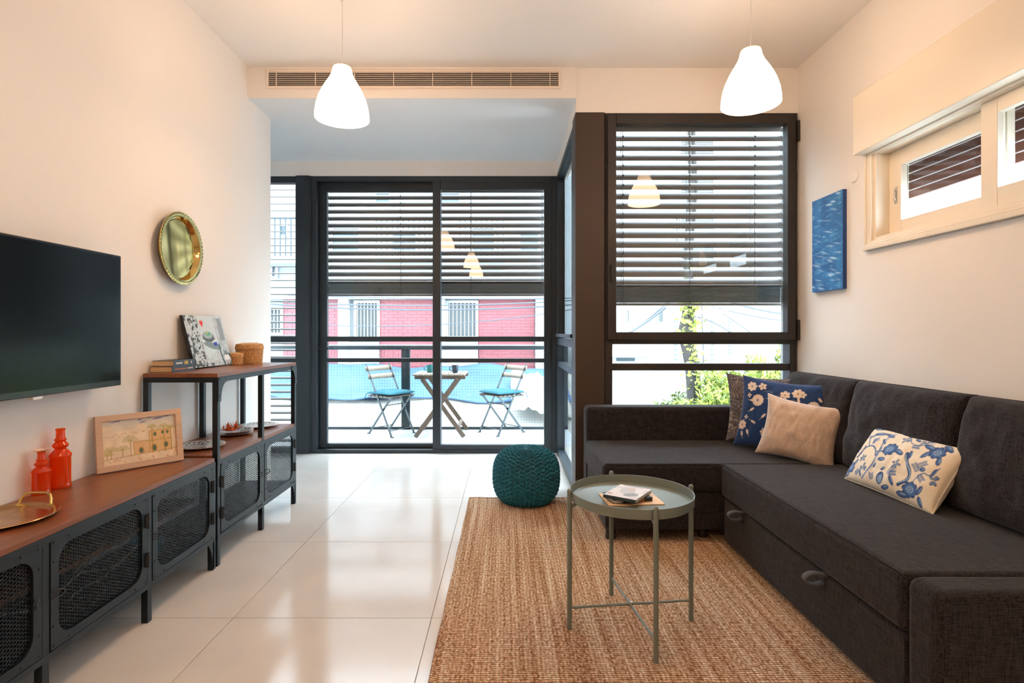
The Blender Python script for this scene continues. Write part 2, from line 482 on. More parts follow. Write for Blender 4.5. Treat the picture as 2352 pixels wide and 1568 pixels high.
def paint_grid(mbv, C, name, material, parent=None, world=False, smooth=True):
    """mbv: MB whose vertices are laid out grid-first in canvas order"""
    o = mbv.build(name, material, parent, world, smooth)
    n = len(o.data.vertices)
    arr = np.ones((n, 4)); c = C.reshape(-1, 3)
    reps = (n + len(c) - 1)//len(c)
    arr[:, :3] = np.tile(c, (reps, 1))[:n]
    at = o.data.color_attributes.new('Col', 'FLOAT_COLOR', 'POINT')
    at.data.foreach_set('color', arr.ravel())
    return o
def panel(C, conv):
    """flat printed sheet; conv(u,v)->point"""
    m_ = MB(); m_.grid([[conv(C.U[i, j], C.V[i, j]) for j in range(C.ny)] for i in range(C.nx)]); return m_

#==================================================================== SETTING
XL, XR, YB, ZC = -1.80, 2.04, 3.81, 3.0
ZA, YD = 2.785, 5.22
# floor slab (grout) + 80 cm tiles
fl = MB().box(-3.2, 2.3, -3.2, 5.5, -0.12, -0.004)
floor = struct(fl, 'floor', M['grout'])
t0 = None
for i in range(-4, 3):
    for j in range(-6, 5):
        x0 = -0.30 + 0.8*i; y0 = 1.4 + 0.8*j
        x1 = x0 + 0.8; y1 = y0 + 0.8
        a, b_, c, d = max(x0, -3.2)+.0015, min(x1, 2.3)-.0015, max(y0, -3.2)+.0015, min(y1, 5.5)-.0015
        if b_-a < .02 or d-c < .02: continue
        MB().box(a, b_, c, d, -0.012, 0.0).build('tile', M['tile'], floor)
struct(MB().box(XL-.15, XL, -3.2, 4.17, 0, ZC+.1), 'wall_left', M['wall'])
struct(MB().box(-3.2, XL-.15, 3.97, 4.17, 0, ZA), 'wall_alcove_return', M['wall'])
struct(MB().box(-3.35, -3.2, 3.97, YD+.2, 0, ZA), 'wall_alcove', M['wall'])
struct(MB().box(XL-.15, XR+.3, -3.35, -3.2, 0, ZC+.1), 'wall_rear', M['wall'])
struct(MB().box(XL-.15, XR+.3, -3.35, YB, ZC, ZC+.15), 'ceiling', M['ceil'])
# bulkhead + alcove ceiling
struct(MB().box(-3.35, .49, YB, YD+.2, ZA, ZC+.15), 'ceiling_alcove', M['ceil_daylight'])
wb = MB().box(.49, XR+.3, YB, YB+.2, 2.685, ZC+.15)
struct(wb, 'wall_back', M['wall'])
struct(MB().box(.49, .60, YB+.2, YD+.2, 2.65, ZA+.2), 'wall_alcove_side', M['wall'])
struct(MB().box(-3.2, .49, YD-.02, YD+.2, 2.645, ZA), 'wall_alcove_back', M['wall'])
# bulkhead face (separate thin skin in the wall plaster, without the daylight tint)
struct(MB().box(XL, .49, YB-.012, YB, ZA, ZC), 'trim_1', M['wall'], label='plaster bulkhead face above the alcove opening')
# right wall with the opening of the high window
OY0, OY1, OZ0, OZ1 = 0.95, 3.03, 1.655, 2.16
wr = MB()
wr.box(XR, XR+.26, -3.35, OY0, 0, ZC); wr.box(XR, XR+.26, OY1, YB+.09, 0, ZC)
wr.box(XR, XR+.26, OY0, OY1, 0, OZ0); wr.box(XR, XR+.26, OY0, OY1, OZ1, ZC)
struct(wr, 'wall_right', M['wall'])
# low wall under right window
struct(MB().box(.69, XR, YB+.01, YB+.2, 0, .40), 'wall_parapet', M['wall'])
# brown steel column
struct(MB().box(.485, .690, YB-.005, YB+.16, 0, 2.69), 'column', M['brownmetal'], bevel=.004, label='tall brown painted steel column between the alcove and the right window')

#------------------------------------------------ balcony door (door_1) at Y=YD
def zpx(y, s): return 1.15 + (764-y)/s
door = thing('door_1', (-.65, YD, 0), kind='structure', label='charcoal sliding balcony door with two glazed sashes')
f = MB(); frame_boxes(f, -1.855, .49, 0, 2.645, YD-.02, YD+.12, .05, .035, .05); f.build('frame', M['char'], door, True, bevel=.003)
def sash(x0, x1, y0, y1, yaw=0):
    g = MB(); z0, z1 = .035, 2.60
    frame_boxes(g, x0, x1, z0, z1, y0, y1, .075, .045, .075)
    g.box(x0+.075, x1-.075, y0, y1, 1.065, 1.115); g.box(x0+.075, x1-.075, y0, y1, .865, .905)
    so = g.build('sash', M['char'], door, True, bevel=.004)
    ym = (y0+y1)/2
    for a, b_ in ((.08, .865), (.905, 1.065), (1.115, 2.525)):
        p_ = MB().box(-(x1-x0)/2+.07, (x1-x0)/2-.07, -.003, .003, a, b_).build('pane', M['glass'], so)
        p_.location = ((x0+x1)/2-door.location.x, ym-YD, 0); p_.rotation_euler = (0, 0, yaw)
    return so
s1 = sash(-1.805, -.625, YD+.05, YD+.10)
s2 = sash(-.70, .44, YD-.015, YD+.035, R(-.37))
h = MB(); h.tube([(-1.765, YD+.05, 1.0), (-1.765, YD+.0, 1.0)], .012); h.bar((-1.80, YD+0, 1.0), (-1.70, YD+0, 1.0), .012, .018)
h.build('door_handle', M['black'], s1, True)
h = MB(); h.bar((.405, YD-.04, .93), (.405, YD-.04, 1.11), .018, .014); h.tube([(.405, YD-.015, .95), (.405, YD-.045, .95)], .006); h.tube([(.405, YD-.015, 1.09), (.405, YD-.045, 1.09)], .006)
h.build('door_handle', M['black'], s2, True)

#------------------------------------------------ left strip window (window_1) + wide post
w1 = thing('window_1', (-2.3, YD, 0), kind='structure', label='narrow charcoal framed fixed window beside the left wall')
f = MB()
f.box(-3.2, -2.005, YD-.01, YD+.07, 2.585, 2.645); f.box(-3.2, -2.005, YD-.01, YD+.07, 0, .05)
f.box(-3.2, -2.005, YD-.01, YD+.07, 1.06, 1.115); f.box(-3.2, -2.005, YD-.01, YD+.07, .865, .905)
f.box(-3.2, -3.13, YD-.01, YD+.07, .05, 2.585)
f.build('frame', M['char'], w1, True, bevel=.003)
for a, b_ in ((.05, .865), (.905, 1.06), (1.115, 2.585)):
    MB().box(-3.13, -2.0, YD+.03, YD+.036, a, b_).build('pane', M['glass'], w1, True)
pm = MB(); pm.box(-2.005, -1.855, YD-.03, YD+.14, 0, 2.645); pm.box(-1.99, -1.87, YD-.042, YD-.03, 0, 2.645)
struct(pm, 'trim_2', M['char'], bevel=.003, label='wide charcoal post between the strip window and the balcony door')

#------------------------------------------------ side glazing of the alcove (window_2) at X=.49
w2 = thing('window_2', (.5, 4.5, 0), kind='structure', label='tall side window of the alcove behind the brown column')
f = MB()
ya, yb = YB+.165, YD-.035
for (a, b_) in ((ya, ya+.06), (yb-.05, yb)): f.box(.485, .555, a, b_, 0, 2.65)
for (a, b_) in ((0, .05), (.84, .88), (1.04, 1.10), (2.60, 2.65)): f.box(.485, .555, ya+.06, yb-.05, a, b_)
f.box(.470, .485, ya+.02, yb-.02, 1.11, 1.14)
f.build('frame', M['char'], w2, True, bevel=.003)
for a, b_ in ((.05, .84), (.88, 1.04), (1.10, 2.60)):
    MB().box(.522, .528, ya+.05, yb-.04, a, b_).build('pane', M['glass'], w2, True)
h = MB(); h.bar((.468, yb-.03, 1.56), (.468, yb-.03, 1.44), .012, .02); h.tube([(.485, yb-.03, 1.55), (.462, yb-.03, 1.55)], .009)
h.build('handle', M['black'], w2, True)

#------------------------------------------------ right window (window_3) at Y=YB
w3 = thing('window_3', (1.36, YB, 0), kind='structure', label='large dark framed window above the sofa')
f = MB(); x0, x1 = .695, XR-.005
frame_boxes(f, x0, x1, .40, 2.685, YB, YB+.10, .05, .05, .025)
f.box(x0+.05, x1-.05, YB, YB+.10, 1.07, 1.13)
f.box(x0+.05, x1-.05, YB+.01, YB+.09, .885, .935)
f.build('frame', M['darkframe'], w3, True, bevel=.003)
g = MB(); frame_boxes(g, x0+.012, x1-.02, 1.10, 2.665, YB-.03, YB+.03, .06, .055, .065)
so = g.build('sash', M['darkframe'], w3, True, bevel=.004)
MB().box(x0+.065, x1-.075, YB, YB+.006, 1.15, 2.605).build('pane', M['glass'], so, True)
for a, b_ in ((.45, .885), (.935, 1.07)):
    MB().box(x0+.045, x1-.045, YB+.05, YB+.056, a, b_).build('pane', M['glass'], w3, True)
h = MB(); h.bar((.735, YB-.045, 1.62), (.735, YB-.045, 1.50), .018, .014); h.tube([(.735, YB-.03, 1.6), (.735, YB-.05, 1.6)], .01); h.build('handle', M['black'], so, True)
for z in (2.55, 1.17):
    MB().box(XR-.022, XR-.006, YB-.04, YB+.0, z-.07, z+.07).build('hinge', M['darkframe'], w3, True)
struct(MB().box(2.062, 2.10, YB+.20, YB+.28, .4, 2.69), 'trim_3', M['facade2'], label='pale outer guide rail of the right window blind')

#------------------------------------------------ high window in the right wall (window_4)
w4 = thing('window_4', (XR, 2.0, 1.6), kind='structure', label='high cream framed sliding window in the right wall')
def xframe(mb, x0, x1, ya, yb_, za, zb, w):
    mb.box(x0, x1, ya, ya+w, za, zb); mb.box(x0, x1, yb_-w, yb_, za, zb)
    mb.box(x0, x1, ya+w, yb_-w, za, za+w); mb.box(x0, x1, ya+w, yb_-w, zb-w, zb)
f = MB()
xframe(f, 2.025, 2.045, OY0-.05, OY1+.045, OZ0-.045, OZ1+.03, .05)
f.box(2.012, 2.04, OY0-.06, OY1+.05, OZ0-.045, OZ0-.02); f.box(2.018, 2.04, OY0-.055, OY1+.047, OZ0-.02, OZ0-.01)
f.box(2.018, 2.04, OY1+.03, OY1+.047, OZ0-.045, OZ1+.03)
f.build('casing', M['whiteframe'], w4, True, bevel=.004)
f = MB(); xframe(f, 2.04, 2.20, OY0, OY1, OZ0, OZ1, .022); f.build('frame', M['whiteframe'], w4, True, bevel=.002)
def xsash(X, ya, yb_, za, zb, gy0, gy1, gz0, gz1):
    g = MB()
    g.box(X, X+.035, ya, gy0, za, zb); g.box(X, X+.035, gy1, yb_, za, zb); g.box(X, X+.035, gy0, gy1, za, gz0); g.box(X, X+.035, gy0, gy1, gz1, zb)
    so = g.build('sash', M['whiteframe'], w4, True, bevel=.003)
    MB().box(X+.02, X+.025, gy0-.005, gy1+.005, gz0-.005, gz1+.005).build('pane', M['glass'], so, True)
    return so
sa = xsash(2.115, 2.30, OY1-.022, OZ0+.022, OZ1-.022, 2.40, 2.92, 1.755, 2.05)
sb = xsash(2.06, 1.62, 2.365, OZ0+.012, OZ1-.022, 1.70, 2.285, 1.76, 2.075)
sc_ = xsash(2.115, OY0+.022, 1.70, OZ0+.022, OZ1-.022, 1.05, 1.62, 1.755, 2.05)
h = MB(); h.box(2.112, 2.116, 2.945, 2.965, 1.85, 1.94); h.tube([(2.112, 2.955, 1.865), (2.104, 2.955, 1.875), (2.104, 2.955, 1.915), (2.112, 2.955, 1.925)], .004); h.build('latch', M['chrome'], sa, True)
# roller shutter box
struct(MB().box(1.96, XR, .6, 3.08, 2.15, 2.478), 'trim_4', M['whiteframe'], bevel=.004, label='cream shutter box above the high window')
# brown exterior shutter slats
sh = thing('roller_shutter', (2.25, 2.0, 2.0), 'brown slatted roller shutter half raised outside the high right window', 'shutter')
base = None
for k in range(6):
    zt = 2.14 - k*.047 + .03
    MB().box(2.225, 2.24, OY0+.05, OY1-.02, zt-.0445, zt-.0035).build('slat', M['brownslat'], sh, True)
MB().box(2.22, 2.245, OY1-.02, OY1, OZ0, OZ1).build('guide_rail', M['whitepl'], sh, True)

#==================================================================== BLINDS
def blind(name, x0, x1, Y, ztop, zlow, pitch, theta, label, cords, stack=0, zbot=None, axis='x', wid=.08):
    root = thing(name, ((x0+x1)/2, Y, ztop) if axis == 'x' else (Y, (x0+x1)/2, ztop), label, 'blind')
    L = (x1-x0)/2
    # one curved slat, long axis local x
    P = []
    for xx in (-L, L):
        row = []
        for k in range(9):
            t = (k/8-.5); a = t*wid; c = .010*(1-4*t*t)
            row.append((xx, a*math.cos(theta) - c*math.sin(theta), a*math.sin(theta) + c*math.cos(theta)))
        P.append(row)
    sm = MB(); sm.grid(P)
    rot = (0, 0, 0) if axis == 'x' else (0, 0, R(90))
    proto = None
    def place(z, th=None, src=None):
        o = inst(src or proto, root, (0, 0, z-ztop), rot); return o
    proto = sm.build('slat', M['slat'], root, smooth=True)
    md = proto.modifiers.new('solid', 'SOLIDIFY'); md.thickness = .0015
    # bake thickness in by duplicating instead of modifier copies
    proto.modifiers.clear()
    proto.rotation_euler = rot
    z = ztop - .055
    proto.location = (0, 0, z-ztop)
    z -= pitch
    while z > zlow:
        place(z); z -= pitch
    hr = MB().box(-L, L, -.03, .03, -.03, .03)
    o = hr.build('headrail', M['slat'], root, bevel=.003); o.rotation_euler = rot; o.location = (0, 0, 0)
    if stack:
        P = []
        for xx in (-L, L):
            P.append([(xx, (k/6-.5)*wid, .008*(1-4*(k/6-.5)**2)) for k in range(7)])
        fs = MB(); fs.grid(P)
        zz = zlow; first = None
        for k in range(stack):
            if first is None:
                first = fs.build('slat', M['slat'], root, smooth=True); first.rotation_euler = rot; first.location = (0, 0, zz-ztop)
            else:
                place(zz, src=first)
            zz -= (zlow-zbot-.006)/stack
        o = MB().box(-L, L, -.04, .04, -.008, .008).build('bottom_rail', M['slat'], root, bevel=.002); o.rotation_euler = rot; o.location = (0, 0, zbot-ztop)
    for c in cords:
        xx = c-(x0+x1)/2
        cm = MB()
        for yy in (-.036, .036):
            cm.tube([(xx, yy, 0), (xx+.004, yy, ((zbot or zlow)-ztop))], .0022, 5)
        z = ztop-.055
        while z > zlow:
            cm.box(xx-.004, xx+.008, -.046, -.034, z-ztop-.006, z-ztop+.004); z -= pitch
        o = cm.build('ladder_cord', M['cord'], root); o.rotation_euler = rot
        if stack:
            n = 6; tm = MB(); pts = []
            for k in range(n*2+1):
                pts.append((xx + (.02 if k % 2 else -.012), -.045, zlow-ztop-(k/(n*2))*(zlow-zbot)))
            tm.tube(pts, .002, 4); tm.build('cord_loop', M['cord'], o)
    return root
YBL = YD+.24
blind('venetian_blind', -1.86, -.698, YBL, 2.70, 1.66, .0695, R(51), 'grey outdoor slatted blind behind the left pane of the balcony door', (-1.77, -1.05), 16, 1.525)
blind('venetian_blind', -.692, .52, YBL, 2.70, 1.66, .0695, R(51), 'grey outdoor slatted blind behind the right pane of the balcony door', (-.35, .36), 16, 1.525)
blind('venetian_blind', -3.2, -1.90, YBL, 2.70, .06, .0695, R(12), 'fully lowered slatted blind in the narrow left window', (-2.08,))
blind('venetian_blind', .70, 2.055, YB+.24, 2.72, 1.50, .0715, R(51), 'wide slatted blind half lowered in the window above the sofa', (.86, 1.35, 1.83), 17, 1.36)
blind('venetian_blind', YB+.35, YD-.03, .68, 2.64, 1.12, .0695, R(82), 'slatted blind outside the alcove side window behind the column', (4.5,), axis='y')

#==================================================================== LAMPS
def lamp(X, Y, label, group='white bell pendant lamps', zr=2.30):
    root = thing('pendant_lamp', (X, Y, zr), label, 'lamp', group)
    prof_o = [(.142, 0), (.1405, .03), (.134, .07), (.122, .11), (.104, .15), (.084, .185), (.066, .215), (.055, .24), (.051, .262), (.047, .274), (.030, .280), (.012, .281)]
    prof_i = [(r-.004 if r > .02 else r, z-.004 if z > .2 else z) for r, z in prof_o][::-1]
    MB().lathe(prof_o + prof_i, 48, close=True).build('lamp_shade', M['shade'], root, smooth=True)
    b = MB().lathe([(0.0, .06), (.02, .063), (.032, .08), (.036, .10), (.030, .125), (.016, .15), (.014, .18), (0, .18)], 20).build('bulb', M['shade'], root, smooth=True)
    MB().tube([(0, 0, .27), (.001, 0, .45), (0, 0, .66)], .0028, 8).build('cord', M['whitepl'], root, smooth=True)
    MB().lathe([(.006, .625), (.010, .64), (.012, .652), (.036, .656), (.040, .665), (.040, .70), (0, .70)], 24).build('ceiling_canopy', M['whitepl'], root, smooth=True)
    return root
l1 = lamp(-.88, 2.93, 'glowing white bell pendant lamp hanging in front of the air vent')
dup(l1, (1.235, 2.75, 2.30), label='glowing white bell pendant lamp above the sofa near the right window')
dup(l1, (-.66, .90, 2.30), label='white bell pendant lamp nearer the camera seen only reflected in the door')
dup(l1, (-.68, -.60, 2.30), label='white bell pendant lamp behind the camera seen only as the smallest reflection')
dup(l1, (.9, -1.6, 2.30), label='added white bell pendant lamp lighting the rear of the room out of view')  # extra lamp put in to light the rear, never in view

#==================================================================== CEILING VENT
v = thing('air_vent', (-.62, YB-.012, 2.9), 'long cream linear air vent grille above the alcove opening', 'air vent')
X0, X1, Z0, Z1 = (618-1162)/329, (1283-1162)/329, zpx(201, 329), zpx(167, 329)
yf = YB-.022
g = MB(); frame_boxes(g, X0-.014, X1+.014, Z0-.014, Z1+.014, yf, YB-.012, .016); g.build('frame', M['vent'], v, True, bevel=.001)
MB().box(X0, X1, YB-.0135, YB-.0122, Z0, Z1).build('louver_gap_shade', M['ventdark'], v, True)  # dark sheet standing in for the shade between the louvers
n = 8
for k in range(n):
    z = Z0 + (k+.5)*(Z1-Z0)/n
    MB().box(X0, X1, yf+.005, YB-.0135, z-.0017, z+.0017).build('louver', M['vent'], v, True)
for k in range(8):
    x = X0 + (X1-X0)*(.028 + k*.1345)
    MB().box(x-.002, x+.002, yf, YB-.014, Z0, Z1).build('vertical_bar', M['vent'], v, True)

#==================================================================== TV
tv = thing('television', (-1.70, 1.9, .92), 'large black flat television mounted on the left wall', 'television')
MB().box(-1.735, -1.69, 1.42, 2.395, .92, 1.487).build('bezel', M['bezel'], tv, True, bevel=.004)
MB().box(-1.691, -1.6885, 1.43, 2.385, .945, 1.478).build('screen', M['screen'], tv, True)
MB().box(-1.797, -1.735, 1.75, 2.05, 1.08, 1.34).build('wall_bracket', M['black'], tv, True)
MB().box(-1.712, -1.695, 1.955, 1.995, .908, .92).build('sensor', M['whitepl'], tv, True, bevel=.002)

#==================================================================== BRASS WALL TRAY
wt = thing('brass_wall_tray', (XL+.005, 2.965, 1.607), 'round polished brass tray hanging on the left wall', 'tray', rot=(0, R(90), 0))
prof = [(0, .006), (.15, .006), (.158, .008), (.168, .030), (.172, .036), (.190, .040), (.196, .037), (.196, .033), (.174, .028), (.166, .006), (.158, 0), (0, 0)]
MB().lathe(prof, 72).build('dish', M['brass'], wt, smooth=True)
rimm = MB()
for k in range(60):
    t = 2*math.pi*k/60
    rimm.lathe([(0, -.004), (.006, -.002), (.007, .002), (0, .0045)], 6, Matrix.Translation((.192*math.cos(t), .192*math.sin(t), .037)))
o = rimm.build('beaded_rim', M['brass'], wt, smooth=True); o['kind'] = 'stuff'

#==================================================================== SWITCHES
sw = thing('light_switch', (XL, 3.99, 1.045), 'white double wall switch on the left wall above the baskets', 'switch')
MB().box(XL, XL+.008, 3.925, 4.055, 1.005, 1.085).build('plate', M['whitepl'], sw, True, bevel=.002)
for a in (3.935, 3.995): MB().box(XL+.008, XL+.012, a, a+.05, 1.015, 1.075).build('rocker', M['whitepl'], sw, True, bevel=.001)
rc = MB().lathe([(0, .006), (.034, .006), (.038, 0), (0, 0)], 32, Matrix.Translation((XR-.0, 3.19, 2.066)) @ Matrix.Rotation(R(-90), 4, 'Y')).build('cover_plate', M['wall'], smooth=True)
tag(rc, 'round white junction cover on the right wall beside the high window', 'cover plate')

#==================================================================== CONSOLE UNITS
XF, XK = -1.43, -1.785        # front / back
PW = .026
def mesh_sheet(mb, conv, W_, H_, px=.021, pz=.0115, t=.0022):
    """expanded metal: two families of diagonal strips clipped to W_ x H_ ; conv(u,v,d)"""
    sl = pz/px
    n = int((W_ + H_/sl)/px) + 2
    for fam in (1, -1):
        for k in range(-1, n):
            # line v = fam*sl*(u-u0)
            u0 = k*px if fam == -1 else k*px - H_/sl
            pts = []
            if fam == 1:
                ua, ub = max(0, u0), min(W_, u0 + H_/sl)
                va, vb = sl*(ua-u0), sl*(ub-u0)
            else:
                ua, ub = max(0, u0 - H_/sl), min(W_, u0)
                va, vb = -sl*(ua-u0), -sl*(ub-u0)
            if ub-ua < .004: continue
            w = .0016
            vs = [conv(ua, va-w, 0), conv(ub, vb-w, 0), conv(ub, vb+w, 0), conv(ua, va+w, 0), conv(ua, va-w, t), conv(ub, vb-w, t), conv(ub, vb+w, t), conv(ua, va+w, t)]
            mb.add(vs, [(0,1,2,3), (7,6,5,4), (0,4,5,1), (1,5,6,2), (2,6,7,3), (3,7,4,0)])
def rivet(mb, x, y, z, r=.0042):
    mb.lathe([(r, 0), (r*.85, r*.5), (0, r*.8)], 8, Matrix.Translation((x, y, z)) @ Matrix.Rotation(R(90), 4, 'Y'))
rivet_src = []
def add_rivet(par, root, x, y, z):
    if not rivet_src:
        rv = MB(); rivet(rv, 0, 0, 0); o = rv.build('rivet', M['steelblk'], par, smooth=True); rivet_src.append(o)
        o.location = (x-root.location.x, y-root.location.y, z-root.location.z)
    else: inst(rivet_src[0], par, (x-root.location.x, y-root.location.y, z-root.location.z))
def cabinet_door(root, y0, y1, hinge_far, z0=.155, z1=.508):
    g = MB(); mrg = .042
    conv = lambda u, v_, d: (XF+.004+d, y0+u, z0+v_)
    Wd, Hd = y1-y0, z1-z0
    ring_plate(g, rrect(.003, Wd-.003, .003, Hd-.003, .004), rrect(mrg*.8, Wd-mrg*.8, mrg*.75, Hd-mrg*.75, .055), conv, .010)
    d = g.build('door', M['steelblk'], root, True, bevel=.0015)
    s_ = MB(); mesh_sheet(s_, lambda u, v_, dd: (XF+.003+dd, y0+mrg*.7+u, z0+mrg*.65+v_), Wd-1.4*mrg, Hd-1.3*mrg)
    s_.build('mesh_panel', M['steelblk'], d, True)['kind'] = 'stuff'
    for (u, v_) in ((.014, .014), (.014, .075), (.075, .014), (Wd-.014, .014), (Wd-.014, .075), (Wd-.075, .014), (.014, Hd-.014), (.014, Hd-.075), (.075, Hd-.014), (Wd-.014, Hd-.014), (Wd-.014, Hd-.075), (Wd-.075, Hd-.014)):
        x, y, z = conv(u, v_, .010); add_rivet(d, root, x, y, z)
    yh = y1-.008 if hinge_far else y0+.008
    for z in (z0+.10, z1-.10):
        hm = MB(); hm.tube([(XF+.020, yh, z-.028), (XF+.020, yh, z+.028)], .006, 8); hm.box(XF+.012, XF+.02, yh-.012, yh+.012, z-.022, z+.022)
        hm.build('hinge', M['black'], d, True)
    yy = y0+.018 if hinge_far else y1-.018
    zc = (z0+z1)/2
    hm = MB(); pts = []
    for k in range(9):
        a = R(-90+180*k/8)
        pts.append((XF+.020+.008*math.cos(a), yy + (.022 if hinge_far else -.022)*math.cos(a), zc+.012*math.sin(a)))
    hm.tube([(XF+.014, yy-.012, zc-.012)] + pts + [(XF+.014, yy-.012, zc+.012)], .0026, 6); hm.build('ring_handle', M['black'], d, True)
    return d
def leg(root, X, Y, gusset=0):
    g = MB(); g.box(X-PW/2, X+PW/2, Y-PW/2, Y+PW/2, 0, .15)
    if gusset:
        # curved flare towards the cabinet centre
        n = 8; pts = [(0, .15)] ; prof = []
        for k in range(n+1):
            a = k/n; prof.append((PW/2 + .05*(a**2.4), .01+.14*a))
        vs = []
        for (dy, z) in prof: vs += [(X+PW/2, Y+gusset*dy, z), (X+PW/2-.006, Y+gusset*dy, z)]
        base = len(vs)
        for (dy, z) in prof: vs += [(X+PW/2, Y, z), (X+PW/2-.006, Y, z)]
        fs = []
        for k in range(n):
            a, b_, c, d = 2*k, 2*k+2, base+2*k, base+2*k+2
            fs += [(a, b_, d, c), (a+1, c+1, d+1, b_+1), (a, a+1, b_+1, b_)]
        g.add(vs, fs)
    return g.build('leg', M['steelblk'], root, True, bevel=.001)
# low bench, three doors
bench = thing('media_bench', (-1.61, 1.93, 0), 'low industrial media bench of black steel mesh doors with brown wooden top', 'media bench')
MB().box(XK, XF+.012, 1.175, 2.655, .520, .540).build('top', M['walnut'], bench, True, bevel=.002)
f = MB()
for x in (XF, XK+.013):
    f.box(x-PW/2, x+PW/2, 1.178, 2.662, .498, .520); f.box(x-PW/2, x+PW/2, 1.178, 2.662, .135, .155)
for y in (1.19, 1.68, 2.17, 2.65):
    for x in (XF-.001, XK+.013): f.box(x-PW/2, x+PW/2, y-PW/2, y+PW/2, .155, .498)
    f.box(XK+.02, XF-.01, y-.01, y+.01, .135, .155); f.box(XK+.02, XF-.01, y-.01, y+.01, .498, .520)
f.build('frame', M['steelblk'], bench, True, bevel=.001)
MB().box(XK+.005, XF-.014, 1.19, 2.65, .150, .156).build('bottom_shelf', M['steelblk'], bench, True)
MB().box(XK+.01, XF-.08, 1.19, 2.65, .330, .346).build('inner_shelf', M['walnut'], bench, True)
MB().box(XK-.004, XK+.001, 1.2, 2.25, .16, .50).build('shade_sheet', M['steelblk'], bench, True)  # dark sheet for the shade inside the bench, whose back is open
for a, b_, hf in ((1.205, 1.667, False), (1.693, 2.157, True), (2.183, 2.637, True)): cabinet_door(bench, a, b_, hf)
for y, gs in ((1.19, 1), (1.68, 0), (2.17, 0), (2.65, -1)):
    for x in (XF-.001, XK+.013): leg(bench, x, y, gs)
# tall shelf unit
un = thing('shelf_unit', (-1.61, 3.18, 0), 'tall black steel shelf unit with brown shelves and two mesh doors', 'shelf unit')
ya, ym, yb = 2.693, 3.185, 3.672
MB().box(XK, XF+.012, ya-.014, yb+.014, .930, .950).build('top', M['walnut'], un, True, bevel=.002)
MB().box(XK, XF-.012, ya+.014, yb-.014, .521, .541).build('middle_shelf', M['walnut'], un, True, bevel=.002)
MB().box(XF-.0119, XF+.010, ya+.014, ym-.014, .521, .541).build('middle_shelf', M['walnut'], un, True)
MB().box(XF-.0119, XF+.010, ym+.014, yb-.014, .521, .541).build('middle_shelf', M['walnut'], un, True)
MB().box(XK+.005, XF-.014, ya, yb, .150, .156).build('bottom_shelf', M['steelblk'], un, True)
for y in (ya, ym, yb):
    for x in (XF-.001, XK+.013): MB().box(x-PW/2, x+PW/2, y-PW/2, y+PW/2, .1505, .905).build('post', M['steelblk'], un, True, bevel=.001)
f = MB()
for x in (XF, XK+.013):
    for (z0_, z1_) in ((.905, .930), (.135, .1505), (.499, .521)):
        f.box(x-PW/2, x+PW/2, ya-.013, yb+.013, z0_, z1_)
for y in (ya, ym, yb):
    for (z0_, z1_) in ((.905, .930), (.135, .1505), (.499, .521)): f.box(XK+.026, XF-.013, y-.012, y+.012, z0_, z1_)
f.build('frame', M['steelblk'], un, True, bevel=.001)
for (y, sgn) in ((ya, 1), (yb, -1)):   # corner gussets on the upper frame
    vs = []; n = 8
    for k in range(n+1):
        a = R(90*k/n)
        vs.append((XF+.013, y+sgn*(.012+.055-.055*math.sin(a)), .905-.055+.055*math.cos(a)-0))
    # region between corner and arc
    g = MB(); cx = XF+.0135
    poly = [(y, .93), (y+sgn*.075, .93), (y+sgn*.075, .912)]
    for k in range(n+1):
        a = R(90*k/n); poly.append((y+sgn*(.072-.058*math.sin(a)), .905-.085*(1-math.cos(a))))
    poly.append((y+sgn*.014, .81)); poly.append((y-sgn*.012, .81)); poly.append((y-sgn*.012, .93))
    m_ = len(poly)
    g.add([(cx, p[0], p[1]) for p in poly] + [(cx+.003, p[0], p[1]) for p in poly], [tuple(range(m_)), tuple(range(m_, 2*m_))[::-1]] + [(k, (k+1) % m_, m_+(k+1) % m_, m_+k) for k in range(m_)])
    gg = g.build('gusset', M['steelblk'], un, True)
    for (yy, zz) in ((y, .92), (y+sgn*.055, .92), (y, .84)): add_rivet(gg, un, cx+.003, yy, zz)
cabinet_door(un, ya+.015, ym-.013, False); cabinet_door(un, ym+.013, yb-.015, True)
for y, gs in ((ya, 0), (ym, 0), (yb, -1)):
    for x in (XF-.001, XK+.013): leg(un, x, y, gs)
# things inside the bench
bw = thing('glass_bowl', (-1.58, 2.40, .156), 'small blue bowl inside the bench behind a mesh door', 'bowl')
MB().lathe([(.02, 0), (.045, .012), (.062, .05), (.066, .09), (.062, .09), (.055, .05), (.02, .01), (0, .01)], 24).build('bowl', M['bluebowl'], bw, smooth=True)
o = MB().tube([(-1.56, 1.3 + .1*k, .30 - .05*math.sin(k*.9)**2 - .004*k) for k in range(12)], .0035, 6).build('power_cable', M['whitecable'], smooth=True)
tag(o, 'white cable hanging inside the media bench behind the mesh', 'cable')
o = MB().tube([(-1.60, 1.98+.04*k, .17+.004*k + .01*math.sin(k)) for k in range(10)], .0035, 6).build('power_cable', M['whitecable'], smooth=True)
tag(o, 'short white cable lying on the bottom shelf of the media bench', 'cable')

